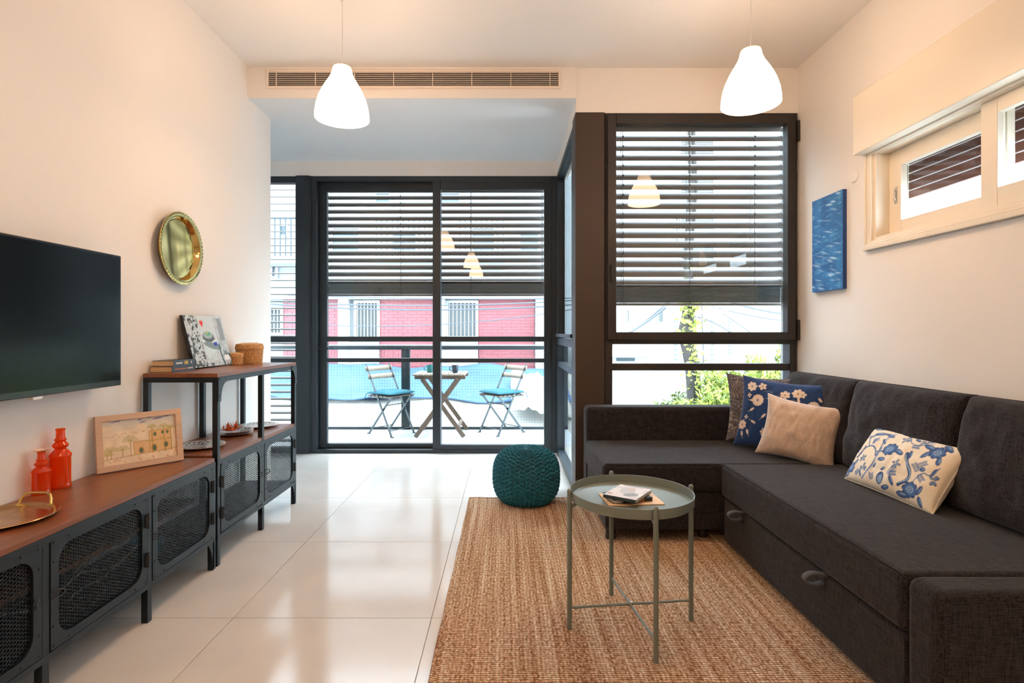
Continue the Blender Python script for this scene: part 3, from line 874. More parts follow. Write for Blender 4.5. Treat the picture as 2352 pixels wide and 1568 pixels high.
#==================================================================== THINGS ON THE CONSOLE
# canvas with collage
C = Canvas(.40, .30, 130, 98, (.52, .60, .63))
nz = vnoise(C.U, C.V, 60, 3); C.C *= (0.82+.36*nz)[..., None]
rs = random.Random(4)
for k in range(170):   # busy black marks in left and bottom
    x = rs.uniform(.0, .14) if k % 2 else rs.uniform(0, .4); y = rs.uniform(0, .3) if k % 2 else rs.uniform(0, .09)
    w_ = rs.uniform(.003, .014)
    C.ell(x, y, w_, rs.uniform(.002, .009), rs.uniform(0, 3), (.03, .04, .05), .9)
C.rect(.125, .30, .02, .30, (.60, .68, .71), .8)
C.ell(.20, .155, .065, .035, 0, (.72, .78, .8)); C.ell(.205, .175, .06, .03, 0, (.10, .13, .14)); C.ell(.205, .185, .05, .022, 0, (.35, .45, .45))
C.ell(.21, .193, .022, .012, 0, (.05, .40, .22)); C.ell(.205, .198, .012, .005, 0, (.6, .6, .1))
C.curve(lambda t: (.145+.125*t, .165-.02*math.sin(math.pi*t)), .006, (.03, .03, .04))
C.ell(.20, .085, .06, .06, .3, (.62, .75, .76)); C.ell(.23, .12, .09, .02, -.2, (.20, .28, .30))
C.rect(.245, .285, .118, .14, (.01, .04, .45))
C.rect(.335, .385, .15, .29, (.28, .32, .34)); C.line([(.32, .29), (.335, .12)], .004, (.1, .1, .12)); C.line([(.30, .25), (.315, .12)], .003, (.12, .12, .14))
C.line([(.30, .125), (.30, .07), (.315, .0)], .014, (.03, .10, .12)); C.rect(.33, .385, .01, .06, (.85, .88, .9))
for k in range(4): C.rect(.337+.013*k, .343+.013*k, .012, .03, (.05, .06, .08))
C.line([(.33, .06), (.358, .085), (.388, .06)], .006, (.05, .1, .1))
for k in range(5): C.line([(.055-.004*k, .05+.02*k), (.062, .06+.02*k), (.069+.004*k, .05+.02*k)], .0022, (.1, .12, .12))
for (x, y) in ((.035, .16), (.04, .135), (.03, .11)): C.ell(x, y, .011, .013, 0, (.08, .10, .10))
# heart
C.ell(.158, .262, .010, .010, 0, (.75, .03, .04)); C.ell(.173, .262, .010, .010, 0, (.75, .03, .04))
C.line([(.152, .258), (.166, .238)], .009, (.75, .03, .04)); C.line([(.178, .258), (.166, .238)], .009, (.75, .03, .04)); C.ell(.165, .256, .009, .009, 0, (.75, .03, .04))
C.line([(.05, .245), (.066, .275)], .005, (.05,)*3); C.line([(.082, .245), (.066, .275)], .005, (.05,)*3); C.line([(.056, .257), (.076, .257)], .004, (.05,)*3)
for k in range(16): C.line([(rs.uniform(.14, .3), rs.uniform(.0, .1)), (rs.uniform(.14, .3), rs.uniform(0, .1))], .0016, (.25, .3, .32), .6)
cv = thing('canvas_print', (-1.71, 3.18, .95), 'black and white street collage canvas with red heart leaning on the wall', 'picture')
lean = math.asin(.075/.30)
def cvp(u, v_, d=0):   # u along +Y, v up the lean, d out to the room
    return (-1.712 - v_*math.sin(lean) + d*math.cos(lean), 2.98+u, .9505 + v_*math.cos(lean) + d*math.sin(lean) + .003)
bx = MB(); vs = [cvp(u, v_, d) for d in (-.0, .0165) for (u, v_) in ((0, 0), (.4, 0), (.4, .3), (0, .3))]
bx.add(vs, [(0,3,2,1), (4,5,6,7), (0,1,5,4), (1,2,6,5), (2,3,7,6), (3,0,4,7)]); bx.build('stretcher', M['black'], cv, True)
paint_grid(panel(C, lambda u, v_: cvp(u, v_, .0172)), C.C, 'print', M['prnt'], cv, True)
# books
def flat_book(name, loc, rz, w, l, t, cover, label, group=None, spine_marks=()):
    """book lying flat: x across (spine at +x), y along spine"""
    r = thing(name, loc, label, 'book', group, rot=(0, 0, rz))
    MB().box(0, w-.004, .003, l-.003, .002, t-.002).build('pages', M['paper'], r)
    c = MB(); c.box(0, w, 0, l, 0, .0015); c.box(0, w, 0, l, t-.0015, t); c.box(w-.002, w, 0, l, .0015, t-.0015)
    cc = c.build('cover', cover, r)
    for (a, b_, z0_, z1_, mt) in spine_marks: MB().box(w, w+.0006, a, b_, z0_*t, z1_*t).build('lettering', mt, cc)
    return r
mk = ((.02, .075, .35, .62, M['print_white']), (.095, .13, .2, .8, M['print_gold']), (.155, .165, .3, .7, M['print_white']))
flat_book('paperback_book', (-1.786, 2.735, .9502), R(0), .112, .20, .030, M['cover_dark'], 'lower thick paperback with dark spine at the near end of the top shelf', 'paperbacks on the top shelf',
          ((.02, .12, .4, .6, M['print_orange']), (.13, .18, .4, .6, M['print_white'])))
flat_book('paperback_book', (-1.782, 2.745, .9804), R(1.5), .108, .19, .029, M['cover_dark'], 'upper paperback with slate blue spine stacked on the other book', 'paperbacks on the top shelf', mk)
# baskets
def basket(X, Y, z, r, h, label):
    root = thing('lidded_basket', (X, Y, z), label, 'basket', 'wicker baskets on the top shelf')
    n = 80; rows = 34
    def wov(r0, r1, z0, z1, rows, name, cap=False):
        P = []
        for i in range(n):
            t = 2*math.pi*i/n; row = []
            if cap: row.append((0, 0, z1+.010))
            if cap: row.append((r1*.55*math.cos(t), r1*.55*math.sin(t), z1+.007+.0008*math.sin(i*2.1)))
            for j in range(rows+1):
                f_ = 1-j/rows; rr = r0+(r1-r0)*f_
                rr += .038*r*(math.sin(t*26)*(1 if (j//2) % 2 else -1)) + .006*r*math.sin(j*math.pi)
                row.append((rr*math.cos(t), rr*math.sin(t), z0+(z1-z0)*f_))
            P.append(row)
        g = MB(); g.grid(P, closed_u=True); return g.build(name, M['wicker'], root, smooth=False)
    wov(r*.88, r*.97, 0.0, h*.74, rows, 'basket_body'); wov(r*1.02, r*.93, h*.70, h*.93, 10, 'lid', cap=True)
    return root
basket(-1.70, 3.43, .951, .043, .072, 'small round lidded wicker basket between the canvas and the large basket')
basket(-1.680, 3.572, .951, .085, .135, 'large round lidded wicker basket near the far end of the top shelf')
# plates
def plate(X, Y, z, r, label, seed, double=False, name='ceramic_plate', dark=(.03, .04, .09)):
    root = thing(name, (X, Y, z), label, 'plate', 'decorated plates on the middle shelf')
    def one(z0, nm, sd):
        nr, na = 34, 96; rs_ = np.random.RandomState(sd)
        rr = np.linspace(0, 1, nr); P = []; Cc = np.zeros((na, nr, 3))
        for i in range(na):
            t = 2*math.pi*i/na
            row = [(r*q*math.cos(t), r*q*math.sin(t), z0+.006+.009*max(0, (q-.55)/.45)**1.2) for q in rr]
            P.append(row)
        th = np.linspace(0, 2*np.pi, na, endpoint=False)[:, None]*np.ones((1, nr)); q = np.ones((na, 1))*rr[None]
        pat = (np.sin(th*12)*np.sin(q*26) > .25) | (np.sin(th*24+q*9) > .72)
        pat &= (q > .18) & (q < .93)
        band = (np.abs(q-.96) < .02) & False
        Cc[:] = (.72, .68, .62); Cc[pat | band] = dark; Cc[q > .95] = (.66, .60, .52)
        g = MB(); g.grid(P, closed_u=True)
        o = paint_grid(g, Cc, nm, M['glaze'], root)
        MB().lathe([(r*.5, z0), (r*.6, z0+.002), (r, z0+.0125), (r*1.006, z0+.0145), (r*1.0, z0+.0150), (r*.985, z0+.0135), (r*.5, z0+.004), (0, z0+.004)], 64).build('underside', M['wicker'] if False else M['terra'], o, smooth=True)
    one(0, 'plate_face', seed)
    if double: one(.012, 'plate_face', seed+1)
    return root
M['terra'] = mat('terracotta_glaze', (.45, .22, .12), .4)
plate(-1.625, 2.90, .5415, .120, 'patterned blue and white plate at the near end of the middle shelf', 1)
plate(-1.632, 3.27, .5415, .108, 'stacked plates holding orange flowers on the middle shelf', 5, True)
plate(-1.600, 3.535, .5415, .115, 'patterned blue and white plate at the far end of the middle shelf', 9)
fl_ = MB(); rs = random.Random(11)
for k in range(46):
    a = rs.uniform(0, 6.28); e = rs.uniform(.25, 1.35); L_ = rs.uniform(.03, .06)
    d = Vector((math.cos(a)*math.cos(e), math.sin(a)*math.cos(e), math.sin(e)))
    p0 = Vector((rs.uniform(-.035, .035), rs.uniform(-.04, .04), 0)); sd = Vector((-math.sin(a), math.cos(a), 0))*.005
    mid = p0+d*L_*.55+Vector((0, 0, .003)); tip = p0+d*L_
    fl_.add([p0, mid+sd, tip, mid-sd, mid+Vector((0, 0, .002))], [(0, 1, 4), (1, 2, 4), (2, 3, 4), (3, 0, 4)])
ft = thing('flower_cluster', (-1.640, 3.245, .568), 'orange spiky artificial flowers lying on the stacked plates', 'flower')
fl_.build('petals', M['coral'], ft)
MB().lathe([(0, 0), (.03, .002), (.035, .012), (.015, .02), (0, .021)], 12).build('flower_base', M['coral'], ft, smooth=True)
# framed watercolour
pf = thing('framed_watercolour', (-1.66, 2.47, .5405), 'light wood framed watercolour of palms and an arched stone building', 'picture')
pa = Vector((-1.764, 2.345)); pb = Vector((-1.553, 2.615)); dirv = (pb-pa).normalized(); nrm = Vector((dirv.y, -dirv.x))
LW, LH = (pb-pa).length, .245; ln = R(9)
def pfp(u, v_, d=0):
    b2 = pa + dirv*u + nrm*(d*math.cos(ln) - v_*math.sin(ln) + .0)
    return (b2.x, b2.y, .5408 + v_*math.cos(ln) + d*math.sin(ln) + .001)
g = MB()
ring_plate(g, [(0, 0), (LW, 0), (LW, LH), (0, LH)], [(.026, .026), (LW-.026, .026), (LW-.026, LH-.026), (.026, LH-.026)], lambda u, v_, d: pfp(u, v_, d), .022)
g.build('frame', M['pine'], pf, True, bevel=.0012)
C = Canvas(LW-.052, LH-.052, 170, 112, (.78, .66, .50))
w_, h_ = C.w, C.h
C.C *= (.88+.24*vnoise(C.U, C.V, 45, 2))[..., None]
m1 = np.clip((C.V/h_-.62)*3, 0, 1)*(vnoise(C.U*.5, C.V*2, 40, 5) > .45); C.mix(m1*.55, (.50, .56, .60))
rs = random.Random(9)
for k in range(10): C.ell(rs.uniform(.02, w_), h_-rs.uniform(.0, .02), rs.uniform(.008, .02), .003, .2, (.18, .18, .36), .7)
for k in range(8): x = .01+.012*k; y = h_*.66+rs.uniform(-.008, .008); C.line([(x, y), (x+.004, y-.003), (x+.008, y+.001)], .0013, (.2, .17, .2))
st = (.62, .36, .13); dk = (.42, .26, .06); gr = (.10, .17, .10)
C.rect(w_*.62, w_*.93, h_*.16, h_*.68, (.70, .46, .20), .9); C.rect(w_*.40, w_*.64, h_*.16, h_*.46, (.70, .45, .22), .9)
for (x0_, y0_, x1_, y1_) in ((.62, .68, .93, .68), (.62, .16, .62, .68), (.93, .16, .93, .68), (.40, .46, .62, .46), (.40, .16, .40, .46), (.62, .44, .93, .44), (.0, .13, 1, .2)):
    C.line([(w_*x0_, h_*y0_), (w_*x1_, h_*y1_)], .0022, dk)
for (x, y, r_) in ((.50, .2, .03), (.68, .22, .034), (.85, .26, .03), (.70, .54, .022), (.81, .56, .018), (.88, .56, .018)):
    C.ell(w_*x, h_*y+.01, r_*.36, r_*.5, 0, (.55, .30, .10)); C.ell(w_*x, h_*y+.008, r_*.26, r_*.4, 0, gr)
for (x, y, s_) in ((.10, .30, 1), (.25, .30, .9), (.36, .48, 1.1), (.66, .74, .7), (.83, .72, .8), (.93, .68, .7), (.05, .22, .8)):
    cx, cy = w_*x, h_*y; C.line([(cx, h_*.15), (cx, cy)], .003, (.36, .25, .08))
    for k in range(11):
        a = math.pi*k/10; L_ = .024*s_
        C.line([(cx, cy), (cx+L_*math.cos(a), cy+L_*.9*math.sin(a)+.002), (cx+1.25*L_*math.cos(a), cy+L_*.6*math.sin(a))], .0018, (.46, .40, .12))
for k in range(70):
    C.ell(rs.uniform(0, w_), rs.uniform(.0, h_*.2), rs.uniform(.001, .004), rs.uniform(.001, .003), rs.uniform(0, 3), rs.choice([(.62, .18, .12), (.5, .42, .12), (.75, .5, .3), (.4, .32, .1)]))
for k in range(40): C.ell(rs.uniform(w_*.4, w_*.95), rs.choice([h_*.46, h_*.68, h_*.44])+rs.uniform(-.003, .005), .003, .002, 0, rs.choice([(.65, .25, .12), (.5, .42, .12)]))
paint_grid(panel(C, lambda u, v_: pfp(u+.026, v_+.026, .012)), C.C, 'painting', M['prnt'], pf, True)
MB().add([pfp(.02, .02, .002), pfp(LW-.02, .02, .002), pfp(LW-.02, LH-.02, .002), pfp(.02, LH-.02, .002), pfp(.02, .02, .010), pfp(LW-.02, .02, .010), pfp(LW-.02, LH-.02, .010), pfp(.02, LH-.02, .010)],
         [(0,1,2,3), (7,6,5,4), (0,4,5,1), (1,5,6,2), (2,6,7,3), (3,7,4,0)]).build('backing', M['pine'], pf, True)
# orange bottles
def bottle(X, Y, h, r, label, flower=False):
    root = thing('orange_bottle', (X, Y, .5405), label, 'bottle', 'orange glass bottles on the bench')
    k = h/.23
    prof = [(r*1.0, 0), (r*1.04, .006*k), (r*.98, .012*k), (r*.98, .118*k), (r*1.06, .124*k), (r*1.02, .130*k), (r*.62, .148*k), (r*.50, .152*k), (r*.74, .160*k), (r*.76, .168*k), (r*.56, .176*k), (r*.46, .180*k), (r*.60, .187*k), (r*.44, .194*k), (r*.40, .222*k), (r*.46, .224*k), (r*.46, h)]
    inner = [(max(q-.003, .004), z) for q, z in prof[1:]][::-1]
    inner[-1] = (r*.9, .006*k)
    MB().lathe(prof + inner + [(0, .006*k)], 10, angle0=.2).build('glass_body', M['orange_glass'], root, smooth=False, bevel=.0008)
    if flower:
        g = MB()
        for j in range(8):
            a = 2*math.pi*j/8; c, s_ = math.cos(a), math.sin(a); w2_ = .009
            g.add([(0, 0, h), (c*.018-s_*w2_, s_*.018+c*w2_, h+.006), (c*.033, s_*.033, h+.010), (c*.018+s_*w2_, s_*.018-c*w2_, h+.006), (c*.018, s_*.018, h+.003)], [(0,4,1), (1,4,2), (2,4,3), (3,4,0)])
        g.lathe([(.008, h-.004), (.012, h+.004), (0, h+.010)], 10)
        g.build('flower_stopper', M['petal'], root, label='cream flower shaped stopper')
    return root
bottle(-1.757, 2.150, .232, .035, 'taller orange glass bottle behind the small one on the bench')
bottle(-1.757, 2.062, .160, .029, 'small orange glass bottle with cream flower in its neck', True)
# tray with handles lying on bench
tr_ = thing('serving_tray', (-1.640, 1.77, .5405), 'round tarnished copper tray with brass handle lying on the bench', 'tray')
MB().lathe([(0, .004), (.112, .004), (.122, .006), (.132, .012), (.148, .015), (.150, .013), (.134, .008), (.120, 0), (0, 0)], 72).build('dish', M['brassold'], tr_, smooth=True)
for sg in (1,):
    g = MB(); pts = []
    for k in range(11):
        a = math.pi*k/10; pts.append((-.055*math.cos(a)*1.0, sg*(.128+.018*math.sin(a)), .014+.034*min(1, 1.5*math.sin(a))))
    g.tube(pts, .0042, 10)
    for q in (-.055, .055): g.lathe([(.011, 0), (.010, .003), (.005, .006), (0, .007)], 12, Matrix.Translation((q, sg*.128, .010)))
    g.build('handle', M['brassh'], tr_, smooth=True)

#==================================================================== RIGHT WALL PAINTING
C = Canvas(.325, .595, 80, 146, (.012, .10, .30))
n1 = vnoise(C.U, C.V*2.2, 14, 1); n2 = vnoise(C.U*.6, C.V*3, 40, 8)
C.mix(np.clip(n1*1.1-.25, 0, 1), (.03, .20, .46)); C.mix(np.clip((n2-.62)*2, 0, .5), (.12, .38, .62))
rs = random.Random(3)
for k in range(34):
    x, y = rs.uniform(.0, .32), rs.uniform(0, .59); C.ell(x, y, rs.uniform(.015, .04), rs.uniform(.002, .006), rs.uniform(-.35, -.1), (.45, .62, .78), rs.uniform(.35, .85))
bp_ = thing('blue_canvas', (XR-.01, 3.43, 1.415), 'narrow blue abstract seascape canvas on the right wall', 'painting')
MB().box(XR-.024, XR, 3.262, 3.587, 1.415, 2.01).build('stretcher', mat('blue_edge', (.01, .05, .20), .6), bp_, True)
paint_grid(panel(C, lambda u, v_: (XR-.0246, 3.587-u, 1.415+v_)), C.C, 'painting', M['prnt'], bp_, True)

#==================================================================== SOFA
sf = thing('corner_sofa', (1.3, 2.8, 0), 'charcoal grey corner sofa with chaise and pull out drawer', 'sofa')
SX0, SXF, SXB = .530, 1.163, 2.025
def sbox(name, *a, bev=.022, seg=4): return MB().box(*a).build(name, M['sofa'], sf, True, bevel=bev, seg=seg)
sbox('chaise_seat', SX0-.005, 1.93, 2.950, 3.628, .285, .440, bev=.028)
sbox('chaise_base', SX0+.012, 1.93, 2.968, 3.628, .075, .283, bev=.012)
sbox('chaise_back', SX0+.005, SXB, 3.632, 3.790, .075, .655, bev=.030)
sbox('seat', SXF-.004, 1.93, 1.592, 2.945, .268, .445, bev=.026)
sbox('drawer_front', SXF+.012, 1.93, 1.60, 2.940, .030, .262, bev=.012)
sbox('backrest_frame', 1.935, SXB, 1.50, 3.628, .030, .655, bev=.02)
sbox('armrest', SXF-.006, 1.93, 1.455, 1.587, .030, .452, bev=.036)
# piping seams
for (p, q) in (((SX0+.012, 2.956, .438), (1.16, 2.956, .438)), ((SXF+.006, 1.60, .442), (SXF+.006, 2.93, .442))):
    MB().tube([p, q], .0030, 6).build('piping', M['sofa'], sf, True, smooth=True)
for (x, y) in ((.58, 3.02), (.58, 3.72), (1.10, 3.05)):
    MB().lathe([(.026, 0), (.028, .008), (.028, .078), (0, .078)], 16, Matrix.Translation((x, y, 0.013))).build('foot', M['black'], sf, True, smooth=True)
def strap(Y):
    g = MB(); n = 16; vs = []; fs = []
    for k in range(n+1):
        a = R(-150+300*k/n); px = SXF-.030-.034*math.cos(a*.0+a) ; 
        x = SXF-.026 - .036*math.cos(a); z = .256-.012+ .020*math.sin(a)
        vs += [(x, Y-.016, z), (x, Y+.016, z)]
    for k in range(n): fs.append((2*k, 2*k+1, 2*k+3, 2*k+2))
    g.add(vs, fs)
    g.box(SXF-.01, SXF+.02, Y-.016, Y+.016, .252, .264)
    o = g.build('pull_strap', M['strap'], sf, True, smooth=True, label='grey fabric pull loop')
    md = o.modifiers.new('thick', 'SOLIDIFY'); md.thickness = .003
strap(2.01); strap(2.70)
# back cushions
def soft_box(name, w, h, t, mt, label, cat, group, loc, rot, seed=0, n=36, pinch=.05, wr=.006, puff=.38, loop=None):
    """pillow: local x width, z height, y thickness, origin bottom centre"""
    root = thing(name, loc, label, cat, group, rot=rot)
    return root
def pillow_mb(w, h, t, nx, ny, pinch=.07, puff=.42, wr=.004, seed=0, box=0.0):
    s_, t_ = np.meshgrid(np.linspace(-1, 1, nx), np.linspace(-1, 1, ny), indexing='ij')
    # cluster samples toward the edge a little
    X = w/2*s_*(1-pinch*(1-t_**2)*np.abs(s_)**1.5); Z = h/2*t_*(1-pinch*(1-s_**2)*np.abs(t_)**1.5)
    prof = (np.clip((1-s_**4)*(1-t_**4), 0, 1))**puff if box else (np.clip((1-s_**2)*(1-t_**2), 0, 1))**puff
    Wn = (vnoise((s_+2)*1.0, (t_+2)*1.0, 3.2, seed)-.5)*2 + (vnoise((s_+2)*2, (t_+2)*.7, 6, seed+1)-.5)
    D = t/2*prof + wr*Wn*prof
    # radial creases at corners
    ang = np.arctan2(np.abs(t_), np.abs(s_)); rr = np.minimum(np.abs(s_), np.abs(t_))
    D += wr*.8*np.sin(ang*26+seed)*np.clip(rr-.62, 0, 1)*1.6*prof
    front = [[(X[i, j], -D[i, j], Z[i, j]) for j in range(ny)] for i in range(nx)]
    back = [[(X[i, j], D[i, j], Z[i, j]) for j in range(ny)] for i in range(nx)]
    g = MB(); g.grid(front); o = len(g.v)
    g.add([p for row in back for p in row], [(i*ny+j, i*ny+j+1, (i+1)*ny+j+1, (i+1)*ny+j) for i in range(nx-1) for j in range(ny-1)])
    return g, X, Z
def place(root, c, yaw, lean, roll):
    """yaw: direction the front faces (0 = -Y); lean backwards, roll clockwise"""
    Mx = Matrix.Rotation(yaw, 4, 'Z') @ Matrix.Rotation(-lean, 4, 'X') @ Matrix.Rotation(roll, 4, 'Y')
    root.location = c; root.rotation_euler = Mx.to_euler()
def back_cushion(Y0, Y1, label, seed):
    root = thing('back_cushion', (0, 0, 0), label, 'cushion', 'charcoal back cushions of the sofa')
    g, X, Z = pillow_mb(Y1-Y0+.01, .47, .20, 44, 36, pinch=.02, puff=.34, wr=.010, seed=seed, box=1)
    g.build('cover', M['sofa'], root, smooth=True)
    e = MB(); w, h = Y1-Y0+.01, .47
    pts = [(-w/2+.01, 0, -h/2+.02), (-w/2+.01, 0, h/2-.02), (-w/2+.03, 0, h/2-.004), (w/2-.03, 0, h/2-.004), (w/2-.01, 0, h/2-.02), (w/2-.01, 0, -h/2+.02)]
    e.tube(pts, .0035, 6).build('piping', M['sofa'], root, smooth=True)
    # front faces -X : yaw = -90deg
    place(root, (1.866, (Y0+Y1)/2, .668), R(-90), R(11), 0)
back_cushion(2.90, 3.60, 'charcoal back cushion in the far corner behind the throw pillows', 3)
back_cushion(2.21, 2.91, 'middle charcoal back cushion behind the white and blue cushion', 8)
back_cushion(1.50, 2.21, 'charcoal back cushion nearest the camera at the right edge', 13)

# printed cushions
N = 190
def navy(C):
    cr = (.66, .55, .47); nv = (.003, .032, .13)
    C.C[:] = nv; C.C *= (.85+.3*vnoise(C.U, C.V, 60, 2))[..., None]
    rs = random.Random(21)
    def F(x, y, r, n, k):
        C.flower(x, y, r, n, cr, nv if k else (.3, .2, .1), rs.uniform(0, 1))
        if k: C.ell(x, y, r*.1, r*.1, 0, cr)
    F(.07, .375, .032, 7, 1); F(.135, .385, .026, 5, 0); F(.27, .345, .028, 6, 0); F(.335, .365, .032, 7, 0); F(.36, .36, .022, 5, 0)
    F(.12, .295, .016, 5, 1); F(.12, .29, .036, 12, 1); F(.015+.02, .13, .03, 7, 0); F(.43, .29, .036, 12, 1)
    F(.06, .315, .015, 4, 0); F(.055, .18, .014, 4, 0); F(.19, .10, .03, 7, 1); F(.32, .13, .032, 7, 0); F(.42, .10, .028, 6, 1); F(.25, .22, .022, 5, 0); F(.40, .20, .024, 6, 0)
    for (x, y, a) in ((.085, .285, 0), (.09, .23, .6), (.29, .30, .2), (.345, .32, 1.8), (.345, .275, 1.2), (.11, .155, -.4), (.08, .09, 2.0), (.045, .075, 1.9), (.25, .16, .4), (.20, .31, .1), (.46, .34, 2.4), (.17, .20, .9), (.36, .18, 2.8), (.26, .06, .2)):
        C.ell(x, y, .017, .007, a, cr, .95); C.line([(x, y), (x-.035*math.cos(a), y-.035*math.sin(a))], .002, cr, .8)
    for k in range(5):
        x, y = .15+.07*k, .35-.02*k; C.line([(x, y), (x+.03, y+.01), (x+.05, y-.005)], .0016, cr, .6)
def paisley(C):
    C.C[:] = (.085, .083, .11)
    w1_ = vnoise(C.U, C.V, 22, 4); w2_ = vnoise(C.U, C.V, 22, 9)
    f1 = np.abs(np.sin((C.U*110+w1_*13))*np.sin(C.V*100+w2_*13))
    C.mix((f1 < .11)*.85, (.36, .30, .25)); f2 = np.abs(np.sin(w1_*18+C.U*30)); C.mix((f2 < .12)*.7, (.40, .33, .26))
    C.mix(((vnoise(C.U, C.V, 90, 6) > .72))*.5, (.01, .01, .02))
    for (x, y) in ((.08, .08), (.16, .24), (.30, .12), (.40, .30), (.06, .34)):
        for r_ in (.05, .036, .02):
            C.ell(x, y, r_, r_*.7, .8, (.30, .25, .21), .9); C.ell(x, y, r_-.004, r_*.7-.004, .8, (.06, .056, .072), .9)
def beige(C):
    C.C[:] = (.52, .385, .295); C.C *= (.94+.12*vnoise(C.U, C.V, 30, 2))[..., None]
    a = .062; hh = a*math.sqrt(3)/2; ln_ = (.72, .60, .50)
    for i in range(-1, 9):
        for j in range(-1, 9):
            cx = i*a*1.5; cy = j*2*hh + (hh if i % 2 else 0)
            for k in (0, 2, 4):
                t = math.pi*k/3; C.line([(cx, cy), (cx+a*math.cos(t), cy+a*math.sin(t))], .0019, ln_, .85)
            for k in range(6):
                t = math.pi*k/3; t2 = math.pi*(k+1)/3
                if k < 3: C.line([(cx+a*math.cos(t), cy+a*math.sin(t)), (cx+a*math.cos(t2), cy+a*math.sin(t2))], .0017, ln_, .8)
def toile(C):
    bgc = (.80, .70, .55); b1 = (.012, .05, .17); b2 = (.05, .13, .33); b3 = (.24, .36, .56)
    C.C[:] = bgc; w, h = C.w, C.h
    def leafy(x, y, L, a, wd=.012):
        C.ell(x, y, L, wd, a, b1); C.ell(x, y, L*.8, wd*.6, a, b2); C.ell(x+.004, y+.003, L*.5, wd*.25, a, b3)
    def bloom(x, y, r):
        for k in range(8):
            t = 2*math.pi*k/8; C.ell(x+r*.6*math.cos(t), y+r*.55*math.sin(t), r*.42, r*.36, t, b1)
        for k in range(8):
            t = 2*math.pi*k/8+.2; C.ell(x+r*.55*math.cos(t), y+r*.5*math.sin(t), r*.32, r*.25, t, b2)
        C.ell(x, y, r*.45, r*.4, 0, b3)
        for k in range(5): t = 1.26*k; C.ell(x+r*.22*math.cos(t), y+r*.22*math.sin(t), r*.09, r*.09, 0, b1)
    def sprig(x, y, s_, a):
        C.line([(x, y), (x+s_*math.cos(a), y+s_*math.sin(a))], .0014, b1)
        for k in range(6):
            q = k/6; xx = x+s_*q*math.cos(a); yy = y+s_*q*math.sin(a)
            for sg in (-1, 1): C.ell(xx+.008*math.cos(a+sg), yy+.008*math.sin(a+sg), .006, .0022, a+sg, b2)
    C.curve(lambda t: (.14+.05*t+.02*math.sin(5*t), .02+.25*t), .006, b2, a=.9); C.curve(lambda t: (.145+.055*t+.02*math.sin(5*t), .02+.25*t), .003, b3)
    C.curve(lambda t: (.05+.12*t, .13+.05*math.sin(3*t)), .007, b2); C.curve(lambda t: (.04+.03*t, .11+.06*t*t), .010, b1)
    bloom(.225, .185, .036); leafy(.275, .185, .028, -.3, .012); leafy(.215, .13, .02, .2, .010)
    bloom(.035, .055, .030); leafy(.055, .085, .02, 1, .01); leafy(.02, .02, .02, .3, .012)
    bloom(.42, .235, .034); leafy(.375, .25, .03, 2.9, .012); leafy(.385, .21, .022, 1.2, .010); leafy(.45, .20, .02, 1.9, .01)
    leafy(.10, .25, .035, .25, .011); leafy(.16, .255, .03, -.2, .010); leafy(.06, .225, .022, .5, .007)
    C.curve(lambda t: (.345+.03*math.sin(4.5*t), .05+.14*t), .014, b1); C.curve(lambda t: (.347+.03*math.sin(4.5*t), .06+.12*t), .006, b3)
    leafy(.31, .055, .022, 2.2, .009); bloom(.40, .05, .036); leafy(.37, .02, .03, .1, .012); leafy(.44, .06, .022, 1.2, .008); leafy(.45, .02, .02, 2, .009)
    leafy(.245, .05, .028, 1.5, .018); C.ell(.245, .045, .012, .018, 0, b3); leafy(.245, .092, .014, .6, .006); leafy(.19, .095, .012, 1.2, .006)
    for (x, y, s_, a) in ((.10, .20, .035, .7), (.11, .19, .03, 1.8), (.28, .075, .04, 1.1), (.29, .08, .03, .4), (.39, .15, .04, .8), (.40, .13, .04, 2.4), (.41, .12, .035, -.6), (.31, .23, .03, .2), (.085, .03, .03, .9), (.20, .03, .03, 2)):
        sprig(x, y, s_, a)
    leafy(.415, .145, .012, .4, .009)
    rs = random.Random(31)
    for (x, y) in ((.30, .13), (.13, .07), (.34, .27), (.47, .12), (.02, .15), (.255, .255), (.175, .16), (.10, .11)):
        for q in range(5):
            t = q*1.256+rs.random(); C.ell(x+.013*math.cos(t), y+.013*math.sin(t), .010, .0055, t, b1); C.ell(x+.012*math.cos(t), y+.012*math.sin(t), .006, .0028, t, b3)
    for (x, y, L, a) in ((.05, .28, .03, .1), (.33, .19, .02, 1.9), (.28, .02, .025, .3), (.44, .27, .03, 2.6), (.012, .10, .02, 1.2), (.165, .215, .018, 2.4), (.30, .27, .02, -.4), (.46, .15, .018, 1.4), (.12, .04, .018, 2.2)):
        leafy(x, y, L, a, L*.36)
    C.curve(lambda t: (.25+.12*t, .28-.04*math.sin(3*t)), .004, b2); C.curve(lambda t: (.40+.07*t, .08+.10*t+.02*math.sin(6*t)), .004, b2); C.curve(lambda t: (.0+.09*t, .20+.03*math.sin(4*t)), .005, b2)
def cushion(name, w, h, t, nx, ny, painter, mt, label, c, yaw, lean, roll, seed, piping=None, puff=.42, pinch=.07, wr=.006):
    root = thing(name, c, label, 'cushion', 'throw cushions on the sofa')
    g, X, Z = pillow_mb(w, h, t, nx, ny, pinch=pinch, puff=puff, seed=seed, wr=wr)
    C = Canvas(w, h, nx, ny, (1, 1, 1)); painter(C)
    paint_grid(g, C.C, 'cover', mt, root)
    if piping:
        loop = [(X[i, 0], 0, Z[i, 0]) for i in range(0, nx, 6)] + [(X[nx-1, j], 0, Z[nx-1, j]) for j in range(0, ny, 6)] + [(X[i, ny-1], 0, Z[i, ny-1]) for i in range(nx-1, -1, -6)] + [(X[0, j], 0, Z[0, j]) for j in range(ny-1, -1, -6)]
        MB().tube(loop, .004, 6).build('piping', piping, root, smooth=True)
    place(root, c, yaw, lean, roll)
    return root
